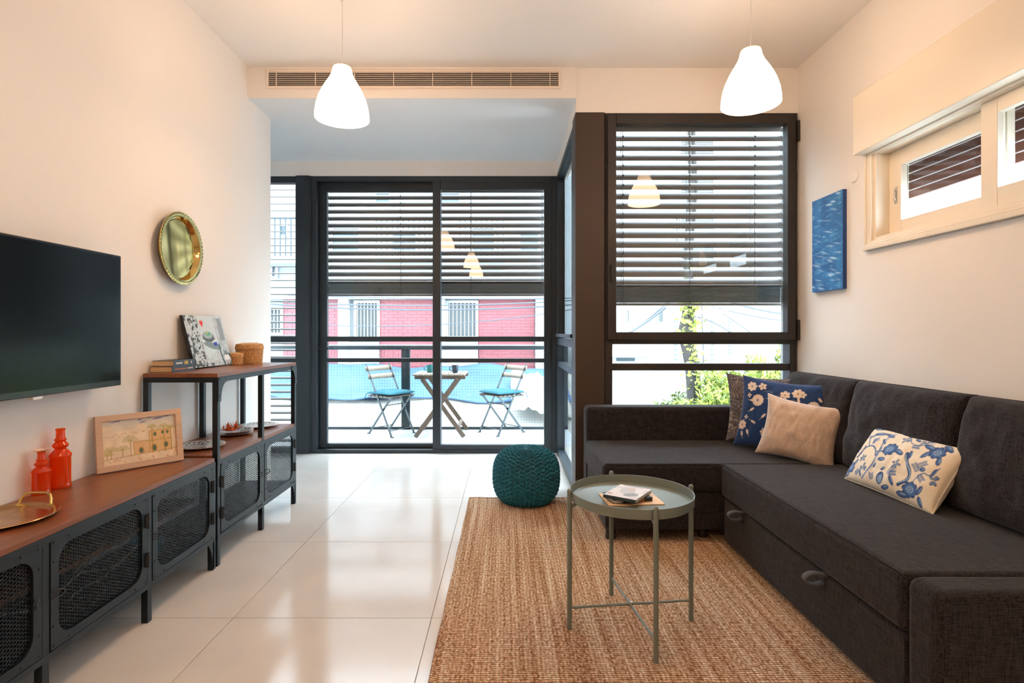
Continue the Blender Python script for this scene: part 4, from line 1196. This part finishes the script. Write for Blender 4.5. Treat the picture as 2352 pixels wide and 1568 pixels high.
cushion('throw_cushion', .48, .44, .15, 170, 160, paisley, M['pfab'], 'grey paisley cushion at the back against the window side', (1.665, 3.500, .660), R(-10), R(12), R(3), 5, pinch=.11)
cushion('throw_cushion', .50, .44, .15, N, 170, navy, M['pfab'], 'navy blue cushion with cream flowers between the grey and beige ones', (1.635, 3.235, .655), R(-40), R(14), R(4), 11, pinch=.10)
cushion('throw_cushion', .40, .355, .15, 190, 170, beige, M['psat'], 'beige satin cushion with geometric cube pattern in front', (1.640, 3.045, .600), R(-34), R(15), R(9), 17, wr=.006, pinch=.12)
cushion('throw_cushion', .50, .29, .14, 220, 132, toile, M['pfab'], 'oblong cream cushion with blue botanical print on the seat', (1.725, 2.375, .568), R(-86), R(33), R(1), 23, piping=M['print_white'], puff=.40, pinch=.035)

#==================================================================== RUG / POUF / SIDE TABLE
rg = MB(); nx, ny = 60, 90; rx0, rx1, ry0, ry1 = -.252, 1.45, 1.25, 3.775
def rugp(i, j, z):
    u, v_ = i/nx, j/ny
    ex = (.0012*math.sin(v_*37)+.0008*math.sin(v_*91))*(1 if i < 2 else 0)
    return (rx0+(rx1-rx0)*u+ex, ry0+(ry1-ry0)*v_+.004*math.sin(u*50)*(1 if j > ny-3 else 0), z)
top = [[rugp(i, j, .0125 if 0 < i < nx and 0 < j < ny else .006) for j in range(ny+1)] for i in range(nx+1)]
rg.grid(top)
rug = rg.build('jute_rug', M['rug'], smooth=True)
rug.location = (0, 0, 0)
# closed underside
rg2 = MB().box(rx0+.004, rx1-.004, ry0+.004, ry1-.004, .0006, .0055).build('rug_backing', M['paper'], rug)
tag(rug, 'woven natural jute rug under the side table and sofa', 'rug')
# rope edge loops
ed = MB(); pts = [(rx0+.002+.0012*math.sin((k/120)*37) , ry0+(ry1-ry0)*k/120, .0065) for k in range(121)]
ed.tube(pts, .0062, 6)
ed.tube([(rx0+(rx1-rx0)*k/90, ry1-.002+.004*math.sin(k/90*50), .0065) for k in range(91)], .0062, 6)
ed.build('bound_edge', M['rug'], rug, smooth=True)

pr, ph = .209, .352
na, nv = 420, 190
TH = np.linspace(0, 2*np.pi, na, endpoint=False)[:, None]; VV = np.linspace(0, 1, nv)[None, :]
phi = np.pi*(VV-.5)
ex = .62
cr_ = np.sign(np.cos(phi))*np.abs(np.cos(phi))**ex; sr_ = np.sign(np.sin(phi))*np.abs(np.sin(phi))**.80
Rr = pr*cr_*np.ones_like(TH); Zz = ph/2 + (ph/2)*sr_*np.ones_like(TH)
arc = np.cumsum(np.r_[0, np.hypot(np.diff(Rr[0]), np.diff(Zz[0]))])[None, :]
NC = 42; row_h = .0255
colph = NC*TH/(2*np.pi); rowph = arc/row_h
# garter stitch: staggered interlocking arcs
a1 = colph + .16*np.sin(2*np.pi*rowph)
ridge = np.abs(np.cos(np.pi*a1))**.7
stag = np.where((np.floor(a1) % 2) == 0, 0.0, 0.5)
loopb = np.abs(np.sin(np.pi*(rowph+stag)))**1.2
hgt = (.25*ridge + .75*ridge**.6*loopb)*.023
fade = np.clip(Rr/.06, 0, 1)
Rn = Rr + hgt*fade*np.abs(cr_)**.3; Zn = Zz + hgt*sr_*fade*.9
Zn = Zn - .012*np.exp(-(Rr/.03)**2)*(VV > .5)
PX = Rn*np.cos(TH); PY = Rn*np.sin(TH)
P = [[(PX[i, j], PY[i, j], Zn[i, j]) for j in range(nv)] for i in range(na)]
pz = thing('knitted_pouf', (.138, 3.70, .008), 'round teal knitted pouf on the far edge of the rug', 'pouf')
g = MB(); g.grid(P, closed_u=True)
g.build('knitted_cover', M['pouf'], pz, smooth=True)
bt = MB(); bt.lathe([(0, ph-.018), (.012, ph-.014), (.018, ph-.006), (.010, ph+.001), (0, ph+.002)], 12).build('gathered_knot', M['pouf'], pz, smooth=True)

tb = thing('tray_side_table', (.488, 2.125, .0125), 'round sage green metal tray side table on the rug', 'side table')
tz = .0125
MB().lathe([(0, .490), (.222, .490), (.228, .494), (.232, .522), (.2325, .524), (.2355, .524), (.236, .522), (.2335, .490), (.226, .485), (0, .485)], 96).build('tray', M['sage'], tb, smooth=True)
ang0 = R(-83)
feet = []
for k in range(4):
    a = ang0 + k*math.pi/2; x, y = .2455*math.cos(a), .2455*math.sin(a); feet.append((x, y))
    g = MB(); g.tube([(x, y, 0), (x, y, .530)], .0095, 12); g.lathe([(.0095, .530), (.008, .535), (.004, .538), (0, .5385)], 12, Matrix.Translation((x, y, 0)))
    g.bar((x*.97, y*.97, .47), (x*.86, y*.86, .484), .004, .014)
    g.build('leg', M['sage'], tb, smooth=True)
for k in range(2):
    p, q = feet[k], feet[k+2]
    MB().tube([(p[0], p[1], .075+.006*k), (q[0], q[1], .075+.006*k)], .005, 8).build('cross_brace', M['sage'], tb, smooth=True)
MB().lathe([(.006, .066), (.008, .078), (.006, .090), (0, .092)], 12).build('brace_joint', M['chrome'], tb, smooth=True)
zt = .0125+.4905
o = thing('brochure', (.385, 2.035, zt), 'thin cream and orange brochure lying under the books on the table', 'brochure', rot=(0, 0, R(5)))
MB().box(0, .215, 0, .150, 0, .003).build('pages', M['papercream'], o)
for (a, b_, c, d) in ((.02, .06, .05, .065), (.05, .10, .08, .09), (.14, .19, .11, .13)): MB().box(a, b_, c, d, .003, .0033).build('printed_mark', M['print_orange'], o)
bk = thing('black_book', (.405, 2.050, zt+.0034), 'black paperback between the brochure and the top book', 'book', 'books on the side table', rot=(0, 0, R(13)))
MB().box(.003, .157, .003, .102, .001, .013).build('pages', M['print_white'], bk)
c = MB(); c.box(0, .16, 0, .105, .013, .0145); c.box(0, .16, 0, .105, 0, .001); c.box(0.04, .16, 0, .0012, .001, .013); cc = c.build('cover', M['black'], bk)
MB().box(.10, .125, -.0006, 0, .002, .012).build('lettering', M['print_orange'], cc)
C = Canvas(.13, .165, 60, 76, (.72, .74, .80))
C.mix((vnoise(C.U, C.V, 30, 3) > .55)*.5, (.45, .48, .58)); C.ell(.06, .09, .03, .045, .4, (.50, .55, .62)); C.ell(.065, .12, .018, .02, 0, (.58, .50, .52), .6); C.ell(.015, .03, .010, .008, 0, (.5, .2, .15), .7); C.rect(0, .13, .145, .165, (.78, .76, .84)); C.line([(.02, .155), (.10, .155)], .006, (.25, .25, .35)); C.ell(.09, .05, .03, .02, .8, (.3, .35, .42))
b3 = thing('photo_book', (.372, 2.082, zt+.0182), 'pale paperback with blurred portrait cover on top of the pile', 'book', 'books on the side table', rot=(0, 0, R(-35)))
MB().box(.002, .128, .002, .163, .001, .011).build('pages', M['print_white'], b3)
c = MB(); c.box(0, .13, 0, .165, 0, .001); c.box(0, .13, 0, .165, .011, .0125); c.box(0, .13, 0, .0012, .001, .011); c.build('cover', M['cover_dark'], b3)
paint_grid(panel(C, lambda u, v_: (u, v_, .0129)), C.C, 'cover_print', M['prnt'], b3)

#==================================================================== BALCONY
bal = MB().box(-4.2, .75, YD+.12, 6.70, -.14, -.045); bo = struct(bal, 'balcony_slab', M['facade'])
yy = YD+.125
while yy < 6.62:
    MB().box(-4.2, .75, yy, min(yy+.138, 6.7), -.044, -.02).build('deck_board', M['deck'], bo); yy += .144
rl = thing('balcony_railing', (-1.7, 6.62, 0), 'dark steel balcony railing with wire netting behind the bistro chairs', 'railing')
MB().box(-4.2, .75, 6.595, 6.645, .945, .99).build('top_rail', M['railing'], rl, True)
MB().box(-4.2, .75, 6.60, 6.66, .992, 1.005).build('rail_cap', M['facade2'], rl, True)
MB().box(-4.2, .75, 6.60, 6.63, -.018, .010).build('bottom_rail', M['railing'], rl, True)
for x in (-4.1, -1.215, .70): MB().box(x-.05, x+.05, 6.60, 6.65, -.02, .944).build('post', M['railing'], rl, True)
g = MB()
x = -4.1
while x < .7: g.box(x-.0008, x+.0008, 6.655, 6.657, 0, .94); x += .034
z = .02
while z < .94: g.box(-4.15, .7, 6.657, 6.659, z-.0008, z+.0008); z += .034
g.build('wire_netting', M['wire'], rl, True)['kind'] = 'stuff'
# balcony end wall right side lower
# folding table
bt_ = thing('folding_table', (-.74, 6.34, -.02), 'wooden slatted folding bistro table on the balcony', 'table')
for k in range(9):
    x = -.30 + .066*k
    MB().box(x, x+.052, -.27, .27, .690, .708).build('table_slat', M['teakpale'], bt_, bevel=.002)
for y in (-.23, .21): MB().box(-.285, .285, y, y+.022, .650, .689).build('apron', M['teak'], bt_)
for y0_ in (-.245, .235):
    for sg in (-1, 1):
        yq = y0_ + (.011 if sg > 0 else -.011)
        g = MB(); g.bar((sg*.27, yq, 0.006), (-sg*.20, yq, .655), .020, .048, up=(1, 0, 0)); g.build('leg', M['teak'], bt_, bevel=.002)
MB().box(-.22, -.19, -.22, .22, .10, .13).build('stretcher', M['teak'], bt_)
MB().box(.19, .22, -.22, .22, .10, .13).build('stretcher', M['teak'], bt_)
def mug(X, Y, mt, label):
    r = thing('mug', (X, Y, .6885), label, 'mug', 'mugs on the balcony table')
    MB().lathe([(.028, 0), (.032, .004), (.041, .09), (.038, .09), (.030, .008), (0, .006)], 24).build('cup', mt, r, smooth=True)
    MB().tube([(-.038, 0, .075), (-.062, 0, .07), (-.066, 0, .045), (-.05, 0, .025), (-.034, 0, .025)], .005, 8).build('handle', mt, r, smooth=True)
mug(-.885, 6.34, M['mug_teal'], 'teal mug on the left side of the balcony table')
mug(-.585, 6.28, M['mug_navy'], 'dark navy mug on the right side of the balcony table')
def bistro(loc, yaw, label, padlabel):
    r = thing('bistro_chair', (loc[0], loc[1], -.02), label, 'chair', 'bistro chairs on the balcony', rot=(0, 0, yaw))
    for sg in (-1, 1):
        y = sg*.175
        MB().bar((.19, y, .008), (-.235, y, .80), .008, .022, up=(1, 0, 0)).build('back_bar', M['chairmetal'], r)
        MB().bar((-.20, y*.9, .008), (.16, y*.9, .440), .008, .022, up=(1, 0, 0)).build('leg', M['chairmetal'], r)
        MB().box(.175, .215, y-.008, y+.008, 0, .010).build('foot', M['chairmetal'], r); MB().box(-.23, -.19, y*.9-.008, y*.9+.008, 0, .010).build('foot', M['chairmetal'], r)
    MB().tube([(.155, -.175, .07), (.155, .175, .07)], .005, 6).build('crossbar', M['chairmetal'], r)
    MB().tube([(-.15, -.155, .07), (-.15, .155, .07)], .005, 6).build('crossbar', M['chairmetal'], r)
    MB().tube([(.09, -.155, .35), (.09, .155, .35)], .005, 6).build('crossbar', M['chairmetal'], r)
    for sg in (-1, 1): MB().box(-.19, .19, sg*.165-.006, sg*.165+.006, .43, .445).build('seat_rail', M['chairmetal'], r)
    for k in range(6): MB().box(-.185+.064*k, -.185+.064*k+.05, -.19, .19, .4455, .457).build('seat_slat', M['teak'], r, bevel=.002)
    for z in (.665, .755):
        x = .19-.425*(z/.80)-.0
        g = MB(); P = []
        for q in range(7):
            yy_ = -.20+.4*q/6; c = -.016*math.cos((q/6-.5)*math.pi)+.014
            P.append([(x+c, yy_, z-.028), (x+c-.014, yy_, z+.028)])
        g.grid(P); o = g.build('back_slat', M['teakpale'], r, smooth=True); md = o.modifiers.new('t', 'SOLIDIFY'); md.thickness = .012
    p = thing('chair_pad', (loc[0], loc[1], .4375), padlabel, 'cushion', 'teal pads on the bistro chairs', rot=(0, 0, yaw))
    n = 30; s_, t_ = np.meshgrid(np.linspace(-1, 1, n), np.linspace(-1, 1, n), indexing='ij')
    pf_ = (np.clip((1-s_**4)*(1-t_**4), 0, 1))**.4
    H = .024+.026*pf_*(1-.25*np.exp(-((np.abs(s_)-.4)**2+(np.abs(t_)-.4)**2)/.01)); Hb = .024-.023*pf_
    g = MB(); g.grid([[(s_[i, j]*.195, t_[i, j]*.195, H[i, j]) for j in range(n)] for i in range(n)])
    g.add([(s_[i, j]*.195, t_[i, j]*.195, Hb[i, j]) for i in range(n) for j in range(n)], [(i*n+j, i*n+j+1, (i+1)*n+j+1, (i+1)*n+j) for i in range(n-1) for j in range(n-1)])
    g.build('pad', M['teal_pad'], p, smooth=True)
    for sg in (-1, 1): MB().tube([(-.18, sg*.17, .02), (-.215, sg*.185, .01), (-.23, sg*.20, -.05)], .004, 5).build('tie', M['teal_pad'], p)
bistro((-1.33, 6.33), R(-35), 'folding bistro chair left of the balcony table', 'tufted teal pad tied to the left bistro chair')
bistro((-.05, 6.40), R(219), 'folding bistro chair right of the balcony table', 'tufted teal pad tied to the right bistro chair')

#==================================================================== OUTSIDE
FY = 14.0; fs = 1252/FY
def fx(px): return (px-1162)/fs
def fz(py): return 1.15+(764-py)/fs
st_ = MB().box(-40, 45, 6.8, 60, -3.4, -3.2).build('street', M['street']); st_['kind'] = 'structure'
fb = thing('apartment_building', (-3, FY+2, -3.2), 'pale apartment building with red tiled wall panels across the street', 'building')
MB().box(-14, 1.35, FY, FY+5, -3.2, 7.5).build('wall', M['facade'], fb, True)
def redpanel(px0, px1, z0, z1):
    x0_, x1_ = fx(px0), fx(px1)
    p = MB().box(x0_, x1_, FY-.05, FY-.001, z0, z1).build('red_panel', M['redgrout'], fb, True)
    g = MB(); z = z0; k = 0
    while z < z1-.02:
        x = x0_ - (.12 if k % 2 else 0)
        while x < x1_:
            a = max(x, x0_)+.004; b_ = min(x+.24, x1_)-.004
            if b_-a > .02: g.box(a, b_, FY-.062, FY-.0505, z+.004, min(z+.078, z1)-.003)
            x += .24
        z += .078; k += 1
    g.build('tile_cladding', M['redtile'], p, True)['kind'] = 'stuff'
zb, zt_ = fz(848), fz(688)
for a, b_ in ((520, 600), (652, 781), (873, 1012), (1099, 1228)): redpanel(a, b_, zb, zt_)
def shut(px0, px1, y0, y1, n, mt=None):
    x0_, x1_ = fx(px0), fx(px1); z0, z1 = fz(y1), fz(y0)
    r = MB()
    frame_boxes(r, x0_, x1_, z0, z1, FY-.10, FY-.001, .07)
    w = r.build('window', M['facade2'], fb, True)
    MB().box(x0_+.07, x1_-.07, FY-.02, FY-.002, z0+.07, z1-.07).build('pane', M['shutter'], w, True)
    for k in range(n):
        x = x0_+.07+(k+.15)*(x1_-x0_-.14)/n
        MB().box(x, x+.5*(x1_-x0_-.14)/n*.45, FY-.09, FY-.03, z0+.07, z1-.07).build('shutter_bar', M['shutterw'], w, True)
shut(815, 874, 690, 780, 6); shut(1024, 1099, 690, 778, 7); shut(600, 653, 705, 770, 5)
# pillars, lintel band, ledge
for a, b_ in ((783, 806), (1013, 1024), (1229, 1256)): MB().box(fx(a), fx(b_), FY-.25, FY-.001, -3.2, fz(672)).build('pillar', M['facade2'], fb, True)
MB().box(-14, 1.35, FY-.35, FY-.001, fz(688), fz(670)).build('lintel', M['facade2'], fb, True)
MB().box(-14, 1.35, FY-.35, FY-.001, fz(856), fz(849)).build('ledge', M['facade2'], fb, True)
for a, b_ in ((806, 873), (1024, 1098)):
    MB().box(fx(a), fx(b_), FY-.16, FY-.001, fz(845), fz(785)).build('window_panel', M['facade2'], fb, True)
for (a, b_, y0, y1) in ((640, 665, 515, 545), (760, 830, 520, 585), (900, 960, 530, 580), (1080, 1140, 520, 580), (1190, 1240, 530, 590), (622, 640, 590, 640), (700, 760, 440, 480), (1000, 1060, 440, 480), (860, 900, 440, 480), (1255, 1275, 690, 750)):
    w = MB(); frame_boxes(w, fx(a), fx(b_), fz(y1), fz(y0), FY-.06, FY-.001, .06); o = w.build('window', M['facade2'], fb, True)
    MB().box(fx(a)+.06, fx(b_)-.06, FY-.02, FY-.002, fz(y1)+.06, fz(y0)-.06).build('pane', M['darkwin'], o, True)
for (a, b_, y1) in ((615, 720, 600), (880, 1010, 600), (1060, 1160, 600)):
    o = MB().box(fx(a), fx(b_), FY-.9, FY-.001, fz(y1)-.15, fz(y1)).build('balcony_slab', M['facade2'], fb, True)
    g = MB(); x = fx(a)+.03
    while x < fx(b_): g.box(x-.012, x+.012, FY-.88, FY-.86, fz(y1), fz(y1)+.9); x += .13
    g.box(fx(a), fx(b_), FY-.89, FY-.85, fz(y1)+.9, fz(y1)+.95); g.build('balcony_bars', M['railing'], o, True)
# tarps over the street stalls
def sheet(name, mt, x0, x1, pf, label, cat, n=40, m_=14, sag=.06, seed=0, thick=.03):
    P = []
    for i in range(n+1):
        row = []
        for j in range(m_+1):
            u, v_ = i/n, j/m_; y, z = pf(u, v_)
            q = sag*(math.sin(u*17+seed+v_*3)+.6*math.sin(u*41+v_*9+seed)+.5*math.sin(v_*8+u*5))
            row.append((x0+(x1-x0)*u, y, z+q))
        P.append(row)
    g = MB(); g.grid(P); o = g.build(name, mt, smooth=True)
    md = o.modifiers.new('t', 'SOLIDIFY'); md.thickness = thick
    return tag(o, label, cat)
sheet('cream_canopy', M['creamtarp'], -7, 2.6, lambda u, v_: (8.0+2.2*v_, -1.2+1.22*v_), 'cream fabric canopy below the balcony beyond the railing', 'canopy', seed=1)
sheet('blue_tarp', M['bluetarp'], -6.4, 1.2, lambda u, v_: (9.9+1.6*v_, -.02+.50*v_-.10*max(0, u-.75)*4), 'long blue tarpaulin stretched behind the bistro table outside', 'tarpaulin', sag=.04, seed=4)
sheet('white_tarp', M['creamtarp'], 1.0, 3.4, lambda u, v_: (9.6+2*v_, -.35+.65*v_-.2*u), 'crumpled white tarpaulin seen low in the right hand window', 'tarpaulin', sag=.035, seed=7)
sheet('white_tarp', M['creamtarp'], .1, 1.1, lambda u, v_: (9.2+1.4*v_, -.10+.52*v_-.12*u), 'bunched white tarpaulin beside the right bistro chair outside', 'tarpaulin', sag=.03, seed=9)
# overhead cables
cbs = [((-7, 12.0, fz(0)), 0)]
def cab(px0, py0, px1, py1, Y, sagm, r, label, ext=.15):
    r *= 1.35
    s = 1252/Y; xa, za = (px0-1162)/s, 1.15+(764-py0)/s; xb, zb_ = (px1-1162)/s, 1.15+(764-py1)/s
    pts = []
    for k in range(17):
        t = -ext+(1+2*ext)*k/16; pts.append((xa+(xb-xa)*t, Y, za+(zb_-za)*t-sagm*4*t*(1-t)))
    o = MB().tube(pts, r, 6).build('overhead_cable', M['cable'], smooth=True); tag(o, label, 'cable', 'overhead cables outside')
cab(600, 690, 1280, 692, 12.0, .10, .012, 'upper overhead cable crossing in front of the red panels', .3)
cab(600, 696, 1280, 702, 12.1, .12, .014, 'second overhead cable just under the upper one', .3)
cab(600, 735, 1280, 716, 12.2, .22, .009, 'slanting thin overhead cable in front of the red panels', .3)
cab(600, 674, 1280, 685, 11.8, .05, .010, 'overhead cable right under the lowered door blinds', .3)
cab(1430, 772, 1530, 705, 9.6, .03, .016, 'thick lower cable running up to the tree from the left', .1)
cab(1410, 788, 1525, 702, 9.7, .03, .010, 'thin cable running up to the tree from the left', .1)
cab(1700, 700, 1815, 722, 9.5, .02, .014, 'thick cable running right from the tree', .15)
cab(1672, 713, 1815, 738, 9.6, .02, .008, 'thin cable running right from the tree', .15)
cab(1590, 726, 1680, 765, 9.4, -.05, .008, 'curved cable dropping right of the tree trunk', .1)
cab(1640, 705, 1730, 768, 9.9, .0, .006, 'straight thin cable dropping right of the tree', .2)
cab(1612, 690, 1616, 830, 9.3, .0, .006, 'vertical cable hanging beside the ivy trunk', .1)
# white building on the right
WY = 17.0; ws = 1252/WY
wx = lambda p: (p-1162)/ws
wz = lambda p: 1.15+(764-p)/ws
wbld = thing('white_building', (8, WY+2, -3.2), 'white apartment building seen through the right hand window', 'building')
MB().box(1.8, 16, WY, WY+5, -3.2, 9).build('wall', M['facade2'], wbld, True)
for (a, b_, y0, y1) in ((1438, 1446, 710, 742), (1508, 1524, 707, 742), (1548, 1558, 500, 560), (1560, 1640, 320, 370), (1560, 1640, 400, 450), (1560, 1640, 480, 530), (1560, 1640, 560, 610)):
    w = MB(); frame_boxes(w, wx(a), wx(b_), wz(y1), wz(y0), WY-.06, WY-.001, .04); o = w.build('window', M['facade2'], wbld, True)
    n = 9
    for k in range(n):
        z = wz(y1)+.05+(wz(y0)-wz(y1)-.1)*k/n
        MB().box(wx(a)+.04, wx(b_)-.04, WY-.05, WY-.01, z, z+.6*(wz(y0)-wz(y1)-.1)/n).build('louver', M['shutter'], o, True)
for px in (1552, 1636, 1676):
    for k in range(10):
        y = 735+k*11 if px != 1676 else 736+k*8
        MB().box(wx(px-3), wx(px+4), WY-.02, WY-.001, wz(y+5), wz(y)).build('vent_block', M['shutter'], wbld, True)
for k in range(12):
    y = 738+k*8; MB().box(wx(1556), wx(1632), WY-.012, WY-.001, wz(y+2), wz(y)).build('groove_strip', M['facade'], wbld, True)
# side shed at left of that view
kd = thing('street_kiosk', (3.2, 15, -3.2), 'small pale roofed kiosk at the left of the right window view', 'kiosk')
MB().box(2.2, 3.95, 14.8, 16.5, -3.2, wz(815)+.05).build('wall', M['facade2'], kd, True); MB().box(2.1, 4.05, 14.6, 16.6, wz(815)+.05, wz(806)+.1).build('roof', mat('pale_teal', (.4, .6, .66), .6), kd, True)
MB().box(3.0, 3.5, 14.78, 14.8, wz(828)+.1, wz(818)+.05).build('window', M['darkwin'], kd, True)
# ivy clad trunk
TY = 9.3; ts = 1252/TY
tx = lambda p: (p-1162)/ts
tz_ = lambda p: 1.15+(764-p)/ts
tk = thing('ivy_tree_trunk', (tx(1580), TY, -3.2), 'dark gnarled tree trunk with ivy outside the right window', 'tree')
pts = [(tx(1590), TY, -3.2), (tx(1594), TY, tz_(900)), (tx(1590), TY, tz_(840)), (tx(1582), TY, tz_(800)), (tx(1574), TY, tz_(765)), (tx(1580), TY, tz_(725)), (tx(1583), TY, tz_(690)), (tx(1580), TY, tz_(600)), (tx(1590), TY, tz_(430)), (tx(1585), TY, tz_(250))]
MB().tube(pts, [.13, .12, .12, .12, .13, .10, .09, .08, .07, .05], 14).build('trunk', M['bark'], tk, True, smooth=True)
for k in range(3):
    q = [(x+.05*math.sin(i*1.3+k*2), y-.10, z) for i, (x, y, z) in enumerate(pts)]
    MB().tube(q, .018, 6).build('vine_stem', M['bark'], tk, True, smooth=True)
rs = random.Random(5)
def leaves(mb, n, posf, size, rs, up=.5, asp=.28):
    for k in range(n):
        p = Vector(posf()); d = Vector((rs.uniform(-1, 1), rs.uniform(-1, .6), rs.uniform(-up, 1))).normalized()
        s_ = d.cross(Vector((rs.uniform(-1, 1), rs.uniform(-1, 1), rs.uniform(-1, 1)))).normalized()
        L_ = size*rs.uniform(.6, 1.4); w_ = L_*asp
        mb.add([p, p+d*L_*.5+s_*w_, p+d*L_, p+d*L_*.5-s_*w_], [(0, 1, 2, 3)])
g = MB()
def ivy():
    i = rs.choice([1, 2, 3, 4, 4, 5, 5, 5, 6]); a, b_ = pts[i], pts[i+1]; t = rs.random()
    return (a[0]+(b_[0]-a[0])*t+rs.gauss(0, .10), TY-.12+rs.gauss(0, .08), a[2]+(b_[2]-a[2])*t)
leaves(g, 420, ivy, .09, rs); g.build('ivy_leaves', M['leaf'], tk, True)['kind'] = 'stuff'
for (a, b_, y0, y1) in ((1534, 1556, 700, 712), (1592, 1604, 700, 716), (1636, 1644, 708, 716), (1656, 1668, 711, 719)):
    MB().box(tx(a), tx(b_), TY-.1, TY+.1, tz_(y1), tz_(y0)).build('junction_box', mat('pale_box', (.5, .55, .58), .6), tk, True)
# bushes
def bush(cx, cy, z0, h, r, n, mt, label, seed, size=.10):
    rs = random.Random(seed)
    root = thing('bamboo_shrub', (cx, cy, -3.2), label, 'shrub', 'bright green shrubs outside the right window')
    stems = []
    g = MB()
    for k in range(26):
        a = rs.uniform(0, 6.28); q = r*math.sqrt(rs.random()); x, y = cx+q*math.cos(a), cy+q*.6*math.sin(a)
        hh = h*rs.uniform(.65, 1.0)*(1-.25*q/r); lx, ly = rs.uniform(-.12, .12), rs.uniform(-.1, .1)
        g.tube([(cx+.3*(x-cx), cy+.3*(y-cy), -3.2), (x, y, z0), (x+lx, y+ly, z0+hh)], [.02, .009, .003], 5); stems.append((x, y, hh, lx, ly))
    g.build('stems', M['leaf2'], root, True)
    def pos():
        x, y, hh, lx, ly = rs.choice(stems); t = rs.random()**.8; return (x+lx*t+rs.gauss(0, .07), y+ly*t+rs.gauss(0, .07), z0+hh*t)
    for nm, mm, cnt in (('foliage', mt, n), ('foliage', M['leaf2'], n//4)):
        g = MB(); leaves(g, int(cnt*1.5), pos, size, rs, up=-.1, asp=.15); g.build(nm, mm, root, True)['kind'] = 'stuff'
bush(4.0, 9.0, -.6, 1.50, .80, 5200, M['leaf'], 'tallest lime green shrub behind the cushions outside the window', 1)
bush(3.35, 8.7, -.9, 1.30, .65, 4200, M['leaf'], 'lime green shrub in front of the ivy trunk', 2)
bush(4.75, 9.3, -.6, 1.65, .7, 4200, M['leaf'], 'lime green shrub at the right edge of the window view', 3)
bush(3.2, 9.9, -.9, 1.05, .5, 2200, M['leaf2'], 'darker shrub low beside the tree trunk', 4)
